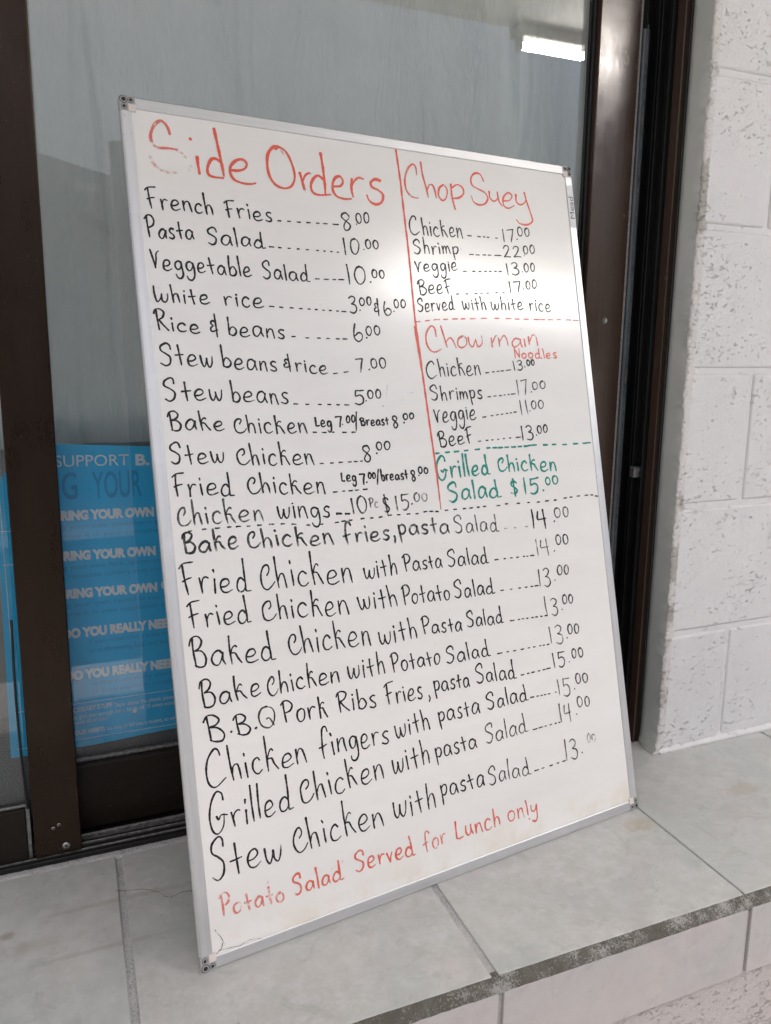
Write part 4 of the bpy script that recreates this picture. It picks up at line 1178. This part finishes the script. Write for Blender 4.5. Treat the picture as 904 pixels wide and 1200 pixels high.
  ('Pork',110.3,226.3,166.0,222.0,13.5,22.3,1,1.0),
  ('Ribs',175.1,223.8,227.1,219.9,13.0,23.1,1,1.0),
  ('Fries',236.5,219.4,289.0,217.9,13.4,23.9,1,1.0),
  (',',294.0,214.8,297.5,214.1,5.1,7.6,1,1.0),
  ('pasta',303.2,221.6,356.6,217.5,11.3,18.6,1,1.0),
  ('Salad',364.1,218.6,428.8,214.5,11.2,22.9,1,1.0),
  ('-',433.5,216.6,438.7,216.5,1,1.0),
  ('-',443.9,216.5,447.3,216.5,1,1.0),
  ('-',450.8,216.5,456.1,216.4,1,1.0),
  ('-',461.4,216.4,464.9,216.4,1,1.0),
  ('-',469.5,216.3,473.8,216.3,1,1.0),
  ('-',475.6,216.3,482.7,216.3,1,1.0),
  ('15',487.3,215.4,509.0,213.6,10.1,20.7,0.8,0.9),
  ('.',514.0,217.4,516.1,217.0,2.8,2.8,0.8,1.0),
  ('00',519.8,222.3,540.6,220.2,5.7,11.9,0.82,1.0),
 ]),
 ('menu_line', 'k', [
  ('Chicken',22.9,181.1,137.9,179.8,15.7,35.4,1,1.0),
  ('fingers',149.2,181.3,239.0,176.6,15.3,34.9,1,1.0),
  ('with',245.4,178.6,294.5,179.3,14.5,25.4,1,1.0),
  ('pasta',305.4,185.0,367.5,182.3,12.4,19.6,1,1.0),
  ('Salad',376.1,183.6,444.7,183.6,11.8,22.5,1,1.0),
  ('-',445.0,185.4,451.2,185.2,1,1.0),
  ('-',455.4,185.0,458.9,184.9,1,1.0),
  ('-',461.7,184.8,465.3,184.7,1,1.0),
  ('-',467.4,184.6,470.9,184.5,1,1.0),
  ('-',473.8,184.3,477.7,184.2,1,1.0),
  ('-',485.9,183.9,488.1,183.8,1,1.0),
  ('15',490.9,177.4,512.5,174.6,11.2,22.4,0.7,0.8),
  ('.',518.2,180.8,520.4,180.4,2.8,2.8,0.8,1.0),
  ('00',521.9,188.5,544.2,185.8,5.7,13.1,0.75,1.0),
 ]),
 ('menu_line', 'k', [
  ('Grilled',22.6,132.4,117.2,135.0,16.0,38.2,1,1.0),
  ('çhicken',122.5,136.3,229.5,138.4,16.5,32.1,1,1.0),
  ('with',237.3,139.8,290.1,140.0,15.9,27.8,1,1.0),
  ('pasta',296.3,144.6,358.0,142.1,12.3,19.5,1,1.0),
  ('Salad',368.6,144.3,438.8,143.6,12.3,24.5,0.8,0.85),
  ('-',443.8,144.9,450.8,144.8,1,1.0),
  ('-',453.6,144.8,459.9,144.8,1,1.0),
  ('-',463.5,144.8,466.0,144.7,1,1.0),
  ('-',471.3,144.7,474.9,144.7,1,1.0),
  ('-',480.3,144.7,482.8,144.6,1,1.0),
  ('-',486.4,144.6,489.3,144.6,1,1.0),
  ('14',489.2,143.8,508.7,141.7,11.2,23.5,0.78,0.85),
  ('.',517.3,147.1,519.5,146.7,2.8,2.8,0.7,1.0),
  ('00',520.5,157.2,542.8,154.2,5.7,13.6,0.72,1.0),
 ]),
 ('menu_line', 'k', [
  ('Stew',18.6,87.0,99.4,86.1,17.6,41.0,0.95,1.05),
  ('çhicken',109.4,88.5,223.1,87.2,17.3,36.6,1,1.0),
  ('with',232.8,88.4,292.4,87.1,18.3,31.7,1,1.0),
  ('pasta',297.9,97.3,363.8,95.8,12.8,21.0,1,1.0),
  ('Salad',367.3,93.3,436.7,91.5,12.2,23.9,0.8,0.85),
  ('-',439.7,93.2,446.7,93.3,1,1.0),
  ('-',451.6,93.4,455.5,93.5,1,1.0),
  ('-',464.4,93.6,469.8,93.7,1,1.0),
  ('-',476.6,93.8,480.2,93.9,1,1.0),
  ('-',486.0,94.0,491.5,94.1,1,1.0),
  ('13',491.8,93.7,513.5,90.1,11.2,25.1,0.72,0.9),
  ('.',519.6,96.5,521.8,96.0,2.8,2.8,0.8,1.0),
  ('00',531.1,108.5,546.7,105.4,5.7,10.8,0.5,0.8),
 ]),
 ('footnote_line', 'r', [
  ('Potato',24.9,49.3,96.8,42.8,10.6,22.4,0.55,1.15),
  ('Salad',104.2,44.0,166.4,43.7,10.6,21.2,0.75,1.1),
  ('Served',177.5,46.8,259.3,41.5,12.0,23.6,0.75,1.1),
  ('for',267.5,42.4,300.3,42.2,11.5,23.0,0.6,1.0),
  ('Lunch',312.6,43.1,381.6,41.3,12.4,23.2,0.75,1.1),
  ('only',390.7,42.9,439.6,39.9,11.8,20.3,0.7,1.0),
 ]),
 ('chop_suey_line', 'k', [
  ('Chicken',334.3,776.6,416.3,778.0,12.4,22.7,1,1.0),
  ('-',420.7,781.4,427.3,781.5,1,1.0),
  ('-',436.4,781.6,441.5,781.6,1,1.0),
  ('-',445.5,781.7,448.9,781.7,1,1.0),
  ('-',451.7,781.7,455.1,781.7,1,1.0),
  ('-',465.4,781.9,468.9,781.9,1,1.0),
  ('17',477.0,777.1,495.6,779.1,8.5,18.2,0.9,0.9),
  ('.',499.9,782.0,502.1,782.2,2.3,2.3,1,1.0),
  ('00',502.7,787.1,523.9,788.8,5.8,11.5,1,1.0),
 ]),
 ('chop_suey_line', 'k', [
  ('Shrimp',336.7,752.2,407.0,755.9,10.2,19.4,1,1.0),
  ('s',407.2,757.9,413.5,758.3,7.1,7.1,0.3,0.8),
  ('-',421.0,756.9,427.7,757.2,1,1.0),
  ('-',431.0,757.3,436.8,757.5,1,1.0),
  ('-',441.9,757.7,447.0,758.0,1,1.0),
  ('-',450.4,758.1,455.6,758.3,1,1.0),
  ('-',460.7,758.5,472.2,759.0,1,1.0),
  ('22',475.4,756.4,505.4,758.4,8.5,15.4,1,1.0),
  ('.',509.3,760.6,511.5,760.8,2.3,2.3,1,1.0),
  ('00',509.0,763.5,529.7,766.1,5.8,11.0,1,1.0),
 ]),
 ('chop_suey_line', 'k', [
  ('Veggie',336.2,730.0,402.5,734.9,9.7,14.0,1,1.0),
  ('-',408.3,734.4,413.9,734.7,1,1.0),
  ('-',422.9,735.2,427.3,735.5,1,1.0),
  ('-',433.0,735.8,436.4,736.0,1,1.0),
  ('-',441.9,736.3,445.3,736.5,1,1.0),
  ('-',449.4,736.8,452.8,737.0,1,1.0),
  ('-',458.0,737.3,461.5,737.5,1,1.0),
  ('-',465.0,737.7,470.2,738.0,1,1.0),
  ('13',477.3,733.0,498.8,734.8,8.5,15.9,1,1.0),
  ('.',503.5,738.5,505.7,738.6,2.3,2.3,1,1.0),
  ('00',507.2,739.0,526.4,740.9,5.8,11.5,1,1.0),
 ]),
 ('chop_suey_line', 'k', [
  ('BeeF',337.1,701.5,390.4,705.4,10.7,18.7,1,1.0),
  ('-',393.8,704.5,398.8,704.9,1,1.0),
  ('-',408.7,705.6,412.7,705.9,1,1.0),
  ('-',422.7,706.6,427.1,706.9,1,1.0),
  ('-',432.1,707.3,435.5,707.5,1,1.0),
  ('-',441.7,708.0,445.8,708.3,1,1.0),
  ('-',456.2,709.0,459.6,709.3,1,1.0),
  ('-',468.0,709.9,470.8,710.1,1,1.0),
  ('17',478.8,709.6,498.6,711.3,8.5,15.9,1,1.0),
  ('.',501.9,715.2,504.1,715.3,2.3,2.3,1,1.0),
  ('00',507.1,716.3,526.7,718.4,5.8,11.5,1,1.0),
 ]),
 ('chop_suey_line', 'k', [
  ('Served',333.7,680.3,392.0,684.4,9.6,16.6,1,1.0),
  ('with',401.5,684.7,440.3,686.6,9.9,17.0,1,1.0),
  ('white',446.4,686.2,501.2,688.0,10.1,18.0,1,1.0),
  ('rice',509.8,687.2,548.5,687.3,10.4,16.8,1,1.0),
 ]),
 ('divider_line', 'r', [
  ('-',331.3,667.6,337.6,668.3,0.65,1.0),
  ('-',343.7,669.0,351.3,669.9,0.65,1.0),
  ('-',356.3,670.7,365.3,671.6,0.65,1.0),
  ('-',370.7,671.9,377.8,672.3,0.65,1.0),
  ('-',384.5,672.5,392.9,672.9,0.65,1.0),
  ('-',397.5,673.1,404.2,673.5,0.65,1.0),
  ('-',412.0,673.8,420.1,674.2,0.65,1.0),
  ('-',428.7,674.6,438.2,675.0,0.65,1.0),
  ('-',450.2,675.5,457.9,675.7,0.65,1.0),
  ('-',469.2,675.7,478.4,675.8,0.65,1.0),
  ('-',483.9,675.6,491.2,675.6,0.65,1.0),
  ('-',498.2,675.7,506.9,675.8,0.65,1.0),
  ('-',515.6,675.9,525.8,676.0,0.65,1.0),
  ('-',527.3,675.9,535.5,676.0,0.65,1.0),
  ('-',539.9,676.0,549.7,676.1,0.65,1.0),
  ('-',555.7,676.4,563.4,676.6,0.65,1.0),
  ('-',571.7,676.6,581.0,676.6,0.65,1.0),
  ('-',584.0,676.6,595.0,676.6,0.65,1.0),
 ]),
 ('chow_main_line', 'r', [
  ('Noodles',476.1,623.5,550.8,623.8,6.9,12.6,0.85,1.0),
 ]),
 ('chow_main_line', 'k', [
  ('Chicken',337.3,599.4,422.3,602.5,12.3,22.0,1,1.0),
  ('-',427.3,604.4,432.4,604.8,1,1.0),
  ('-',437.5,605.3,441.6,605.7,1,1.0),
  ('-',445.1,606.0,449.6,606.4,1,1.0),
  ('-',452.0,606.6,456.6,607.0,1,1.0),
  ('-',460.1,607.3,468.2,608.1,1,1.0),
  ('13',472.2,606.9,488.2,608.0,7.0,13.5,0.9,0.9),
  ('.',490.8,611.1,492.9,611.1,2.3,2.3,1,1.0),
  ('00',495.0,613.4,508.9,614.5,4.0,7.4,1,1.15),
 ]),
 ('chow_main_line', 'k', [
  ('Shrimps',339.4,570.7,420.5,571.8,10.7,19.3,1,1.0),
  ('-',426.7,573.4,431.8,573.7,1,1.0),
  ('-',436.2,574.1,440.4,574.4,1,1.0),
  ('-',445.5,574.7,449.0,575.0,1,1.0),
  ('-',452.5,575.2,454.9,575.4,1,1.0),
  ('-',459.5,575.7,461.9,575.9,1,1.0),
  ('-',464.7,576.1,471.8,576.6,1,1.0),
  ('17',474.9,573.5,492.2,575.4,10.1,20.9,0.7,0.8),
  ('.',497.5,577.6,499.6,577.5,2.3,2.3,1,1.0),
  ('00',500.2,581.5,523.7,582.9,4.0,9.7,0.8,0.9),
 ]),
 ('chow_main_line', 'k', [
  ('Veggie',342.3,543.0,407.3,546.1,11.8,17.1,1,1.0),
  ('-',415.1,547.7,420.8,548.2,1,1.0),
  ('-',428.7,549.0,432.1,549.3,1,1.0),
  ('-',437.2,549.8,440.7,550.1,1,1.0),
  ('-',444.8,550.5,448.3,550.8,1,1.0),
  ('-',452.8,551.2,456.3,551.5,1,1.0),
  ('-',459.8,551.9,462.3,552.1,1,1.0),
  ('-',465.8,552.4,470.4,552.9,1,1.0),
  ('11',475.7,547.7,490.1,548.9,10.1,19.7,0.8,0.9),
  ('.',492.0,552.2,493.8,552.2,2.3,2.3,1,1.0),
  ('00',495.3,555.5,517.2,556.6,4.0,10.8,0.9,0.9),
 ]),
 ('chow_main_line', 'k', [
  ('BeeF',344.2,512.7,399.5,515.5,11.2,20.2,1,1.0),
  ('-',404.7,517.4,409.0,517.6,1,1.0),
  ('-',417.0,517.8,420.4,518.0,1,1.0),
  ('-',425.8,518.1,428.5,518.2,1,1.0),
  ('-',434.9,518.4,437.7,518.5,1,1.0),
  ('-',444.2,518.8,446.9,518.8,1,1.0),
  ('-',453.9,519.1,456.7,519.2,1,1.0),
  ('-',465.0,519.5,473.2,519.7,1,1.0),
  ('13',474.3,514.9,494.3,515.4,10.1,19.7,0.9,1.0),
  ('.',498.5,520.3,500.7,520.2,2.3,2.3,1,1.0),
  ('00',501.1,523.0,519.4,523.9,4.0,10.8,1,1.0),
 ]),
 ('divider_line', 'g', [
  ('-',339.4,505.6,344.7,505.8,1,1.5),
  ('-',353.4,506.2,359.8,506.3,1,1.5),
  ('-',366.7,506.2,374.2,506.4,1,1.5),
  ('-',382.1,506.7,388.2,506.9,1,1.5),
  ('-',398.5,507.2,405.7,507.5,1,1.5),
  ('-',416.8,508.1,422.5,508.3,1,1.5),
  ('-',425.8,507.9,432.6,507.8,1,1.5),
  ('-',434.6,507.7,442.6,507.7,1,1.5),
  ('-',445.5,507.7,451.9,507.6,1,1.5),
  ('-',455.8,507.5,463.4,507.4,1,1.5),
  ('-',467.0,507.5,473.0,507.5,1,1.5),
  ('-',476.8,507.5,484.0,507.6,1,1.5),
  ('-',483.3,507.7,491.7,508.1,1,1.5),
  ('-',491.2,508.2,497.9,508.1,1,1.5),
  ('-',509.2,507.6,517.1,507.4,1,1.5),
  ('-',524.6,507.4,530.8,507.1,1,1.5),
  ('-',542.3,506.2,549.9,506.0,1,1.5),
  ('-',561.3,506.4,570.3,506.4,1,1.5),
  ('-',578.7,506.4,585.9,506.4,1,1.5),
  ('-',584.5,506.4,593.0,506.4,1,1.5),
 ]),
 ('grilled_chicken_line', 'g', [
  ('Grilled',338.0,474.0,421.6,474.6,13.3,26.7,0.9,1.4),
  ('çhicken',430.7,477.3,530.8,471.1,12.3,22.4,0.85,1.3),
 ]),
 ('grilled_chicken_line', 'g', [
  ('Salad',350.1,445.3,434.8,445.7,13.4,23.6,0.8,1.4),
  ('$',445.9,443.7,460.0,443.1,11.1,23.8,0.8,1.3),
  ('15',468.6,444.6,494.3,445.4,11.2,20.2,0.8,1.35),
  ('.',500.3,446.6,502.4,446.4,2.8,2.8,1,1.3),
  ('00',505.7,454.1,528.5,454.1,5.7,10.3,0.8,1.3),
 ]),
 ('divider_line', 'k', [
  ('-',29.7,442.3,33.4,442.4,0.8,1.0),
  ('-',44.2,442.6,48.7,442.6,0.8,1.0),
  ('-',57.7,442.6,63.1,442.5,0.8,1.0),
  ('-',71.0,442.3,75.3,442.2,0.8,1.0),
  ('-',80.7,441.8,85.8,441.6,0.8,1.0),
  ('-',92.5,441.3,96.5,441.2,0.8,1.0),
  ('-',104.4,441.0,109.3,440.9,0.8,1.0),
  ('-',117.7,440.6,123.4,440.3,0.8,1.0),
  ('-',131.2,439.7,135.7,439.3,0.8,1.0),
  ('-',143.5,438.3,148.9,437.5,0.8,1.0),
  ('-',161.0,435.6,165.3,434.9,0.8,1.0),
  ('-',177.7,434.6,181.3,434.7,0.9,1.1),
  ('-',196.2,434.7,200.6,434.9,0.9,1.1),
  ('-',204.3,435.4,209.4,435.7,0.9,1.1),
  ('-',213.8,435.7,217.9,435.8,0.9,1.1),
  ('-',229.0,435.9,233.8,436.0,0.9,1.1),
  ('-',241.5,435.7,245.3,435.7,0.9,1.1),
  ('-',252.7,435.4,257.3,435.6,0.9,1.1),
  ('-',264.8,436.5,270.2,436.7,0.9,1.1),
  ('-',277.2,436.1,281.5,436.0,0.9,1.1),
  ('-',290.3,435.6,295.4,435.4,0.9,1.1),
  ('-',302.7,435.0,306.8,435.1,0.9,1.1),
  ('-',314.2,436.0,319.2,436.3,0.9,1.1),
  ('-',321.8,436.1,327.5,435.7,0.9,1.1),
  ('-',330.9,435.0,335.4,434.4,0.9,1.1),
  ('-',330.9,435.0,334.6,435.1,0.9,1.1),
  ('-',344.9,435.3,349.3,435.3,0.9,1.1),
  ('-',357.4,435.2,362.6,435.1,0.9,1.1),
  ('-',371.6,434.7,375.8,434.6,0.9,1.1),
  ('-',381.3,434.6,386.2,434.6,0.9,1.1),
  ('-',392.7,434.7,396.6,434.7,0.9,1.1),
  ('-',401.9,434.9,406.6,434.9,0.9,1.1),
  ('-',423.2,434.1,428.7,434.2,0.9,1.1),
  ('-',436.9,435.1,441.3,435.1,0.9,1.1),
  ('-',455.0,434.1,460.3,433.9,0.9,1.1),
  ('-',472.5,433.7,476.6,433.6,0.9,1.1),
  ('-',488.4,432.9,493.4,432.8,0.9,1.1),
  ('-',502.9,433.4,508.9,433.4,0.9,1.1),
  ('-',517.5,433.0,522.3,433.1,0.9,1.1),
  ('-',534.4,434.4,540.2,434.8,0.9,1.1),
  ('-',545.7,434.9,550.3,435.0,0.9,1.1),
  ('-',558.3,435.0,563.7,435.1,0.9,1.1),
  ('-',572.6,435.0,578.9,435.0,0.9,1.1),
  ('-',583.0,434.8,588.1,434.2,0.9,1.1),
  ('-',591.0,432.9,596.9,431.6,0.9,1.1),
 ]),
]
STROKES = [
 ('heading_line', 'r', 1.55, [
  (0.6,[(49.8,859.4),(48.9,864.5),(47.1,868.6),(44.7,871.4),(40.9,872.8),(35.2,868.1),(30.9,860.3),(29.4,852.7),(31.4,846.2),(36.6,843.5),(46.6,844.2),(55.5,843.8),(60.8,840.4),(64.9,836.4)]),
  (0.4,[(26.9,832.8),(29.2,826.8),(34.5,821.2),(42.0,818.7),(50.9,818.9),(56.6,819.8)]),
  (0.25,[(69.4,827.8),(67.7,824.8),(66.2,823.0)]),
  (1.0,[(76.9,839.3),(77.1,830.1),(77.8,820.5)]),
  (1,[(70.9,858.3),(71.9,856.8)]),
  (0.9,[(98.5,873.0),(100.3,859.2),(101.9,846.5),(103.7,832.0),(104.6,821.1)]),
  (0.85,[(102.3,837.0),(96.9,839.6),(91.6,837.5),(87.2,828.3),(87.7,821.4),(93.3,819.1),(103.9,819.1)]),
  (0.85,[(113.5,829.0),(121.7,829.5),(129.4,832.8),(131.9,838.6),(127.9,842.4),(120.4,840.7),(113.2,833.2),(112.2,825.5),(115.8,818.9),(125.2,815.9),(135.0,816.1),(140.6,817.7)]),
  (0.9,[(171.1,862.5),(164.6,860.9),(158.1,852.3),(156.2,840.4),(157.5,828.5),(162.9,819.5),(172.1,815.6),(181.9,818.2),(187.6,827.2),(187.9,838.2),(184.1,851.3),(179.2,859.2),(172.4,862.4),(167.5,859.3)]),
  (0.5,[(174.6,859.3),(177.2,854.8)]),
  (0.9,[(195.0,835.9),(197.1,825.8),(199.4,814.7)]),
  (0.85,[(196.9,823.8),(200.4,832.1),(205.1,836.4),(209.7,836.7)]),
  (0.95,[(223.7,862.6),(224.7,849.0),(225.3,834.0),(225.3,824.0),(224.7,813.4)]),
  (0.9,[(223.9,831.9),(217.3,835.3),(210.9,830.3),(207.3,822.0),(209.2,814.8),(217.0,812.6),(232.4,814.7)]),
  (0.9,[(236.8,824.8),(245.3,826.2),(249.2,831.7),(246.5,837.5),(239.9,835.5),(235.5,827.6),(235.3,818.8),(240.2,813.0),(249.7,811.3),(258.8,812.4)]),
  (0.9,[(261.5,836.7),(259.7,825.3),(260.8,814.7)]),
  (0.85,[(260.5,827.9),(265.0,834.8),(271.1,839.1),(277.0,838.0)]),
  (0.95,[(300.2,838.6),(292.8,839.6),(286.4,834.7),(288.1,829.4),(295.7,826.9),(301.8,821.6),(299.1,812.7),(290.7,808.8),(282.4,812.3),(279.5,819.2)]),
 ]),
 ('heading_line', 'r', 1.25, [
  (0.7,[(353.0,852.1),(352.6,861.7),(348.4,864.9),(340.8,858.1),(335.4,845.5),(335.4,832.3),(342.1,824.2),(352.0,822.6)]),
  (0.75,[(360.6,869.1),(361.8,852.6),(365.2,836.9),(366.9,825.0)]),
  (0.75,[(365.9,834.3),(370.5,841.5),(375.5,841.3),(377.8,834.2),(378.7,825.4)]),
  (0.8,[(391.5,844.1),(384.8,839.0),(382.7,829.3),(387.4,823.6),(393.6,827.2),(396.5,837.6),(392.4,844.0)]),
  (0.9,[(403.0,846.0),(403.0,830.1),(405.9,813.9)]),
  (0.85,[(403.1,841.0),(412.9,846.5),(420.7,843.5),(421.5,836.2),(414.1,829.9),(405.4,828.1)]),
  (0.8,[(455.6,855.8),(451.2,864.3),(442.4,864.7),(435.9,858.0),(436.4,848.9),(445.9,844.4),(455.7,840.7),(459.6,833.8),(453.8,825.9),(443.4,823.7),(435.7,827.4),(433.6,834.4)]),
  (0.8,[(462.9,843.4),(463.2,835.0),(468.9,830.8),(475.7,835.4),(476.1,844.0)]),
  (0.8,[(476.1,844.0),(477.4,832.2),(482.2,825.6)]),
  (0.8,[(483.8,832.8),(495.0,834.6),(500.1,841.4),(493.8,844.7),(485.4,837.3),(484.5,827.2),(491.8,823.7),(502.4,828.4)]),
  (0.85,[(506.9,843.8),(506.6,833.7),(514.2,830.7),(523.0,837.4),(521.5,848.3)]),
  (0.85,[(521.5,848.3),(524.8,834.1),(529.4,819.5),(530.7,810.0),(521.6,804.3),(509.0,804.6),(503.5,809.6)]),
 ]),
 ('heading_line', 'r', 1.15, [
  (0.75,[(357.6,649.7),(356.4,660.3),(351.0,662.8),(343.8,654.2),(342.4,642.3),(346.9,633.1),(354.4,630.8),(364.0,634.8)]),
  (0.75,[(365.6,663.7),(368.6,652.0),(372.4,636.8)]),
  (0.7,[(370.9,642.7),(377.1,648.7),(381.8,645.5),(385.8,636.1)]),
  (0.7,[(397.4,651.4),(390.4,647.5),(388.8,639.4),(394.9,636.5),(402.0,641.2),(402.3,648.5),(398.1,651.4)]),
  (0.7,[(405.7,649.9),(406.6,641.2),(411.5,638.0),(416.6,647.4)]),
  (0.7,[(416.6,647.4),(419.5,638.1),(426.4,642.6),(426.7,653.0)]),
  (0.6,[(441.8,649.7),(442.0,637.8)]),
  (0.6,[(443.1,643.6),(449.7,652.9),(453.4,649.3),(454.0,638.5)]),
  (0.6,[(454.9,645.2),(462.1,653.1),(466.4,648.7),(468.0,639.2)]),
  (0.7,[(488.2,648.5),(480.5,649.5),(474.8,643.2),(478.0,638.2),(485.9,641.7),(489.3,648.5)]),
  (0.7,[(489.3,648.5),(489.2,642.8),(491.1,638.3)]),
  (0.7,[(495.4,649.2),(496.2,638.9)]),
  (0.3,[(492.2,663.0),(493.5,661.6)]),
  (0.7,[(503.0,652.1),(503.6,640.2)]),
  (0.7,[(504.3,645.9),(510.5,654.5),(515.7,652.3),(517.7,639.7)]),
 ]),
 ('divider_line', 'r', 1.25, [
  (0.95,[(326.4,880.2),(327.4,863.1),(328.5,840.8),(328.7,817.0)]),
  (0.88,[(328.8,817.6),(329.3,788.1),(329.9,759.1),(329.8,727.5),(329.4,693.3),(329.7,664.4),(332.4,614.6)]),
  (0.82,[(327.9,661.8),(329.9,633.0),(332.3,601.5),(335.3,535.9),(337.9,480.8),(338.8,436.9)]),
 ]),
 ('ink_marks', 'r', 1.0, [
  (0.4,[(423.1,37.5),(424.5,35.8)]),
  (0.5,[(427.7,33.5),(432.4,32.7)]),
  (0.25,[(77.9,68.6),(78.1,65.7)]),
  (0.25,[(163.9,63.7),(164.2,61.8)]),
 ]),
 ('ink_marks', 'k', 0.8, [
  (0.35,[(272.7,565.9),(274.1,565.3)]),
  (0.2,[(285.1,580.9),(287.9,579.8)]),
  (0.18,[(308.7,580.4),(312.6,580.9),(317.9,581.8)]),
  (0.15,[(291.0,568.0),(293.1,565.9)]),
  (0.2,[(299.8,572.9),(301.4,571.3)]),
  (0.18,[(20.7,695.6),(26.1,700.3)]),
  (0.15,[(22.1,694.6),(26.4,698.8)]),
  (0.15,[(23.3,693.5),(27.4,697.9)]),
  (0.12,[(22.2,734.6),(23.9,730.2)]),
 ]),
 ('surface_crack', 'b', 0.45, [
  (0.5,[(18.3,38.2),(20.5,34.0),(23.2,30.1),(24.8,26.0),(26.7,20.6)]),
  (0.55,[(24.7,23.1),(22.9,18.1),(18.7,15.4),(13.6,12.9)]),
  (0.5,[(20.2,17.4),(27.6,16.0),(32.1,15.7),(38.7,14.6),(42.7,14.1),(47.9,15.7),(53.9,16.2),(61.2,14.5),(68.0,12.8),(73.8,12.7),(80.1,11.6)]),
 ]),
]
LABELS = {}
def build_writing():
    for name, col, items in WRITING:
        ink_ = Ink()
        for it in items:
            if it[0] == '-':
                _, a, b_, c_, d_, dens, w = it
                ink_.stroke([(a, b_), ((a+c_)/2, (b_+d_)/2+rng.uniform(-.3, .3)), (c_, d_)], HW*2*w*.95, dens)
            else:
                ink_.word(*it)
        ink_.build(name, INK[col], wb)
    for name, col, w, strokes in STROKES:
        ink_ = Ink()
        for dens, pts in strokes:
            ink_.stroke(pts, HW*2*w, dens)
        o_ = ink_.build(name, INK[col], wb)
        if name in ('ink_marks', 'surface_crack'): o_['kind'] = 'stuff'
build_writing()
bpy.context.view_layer.update()
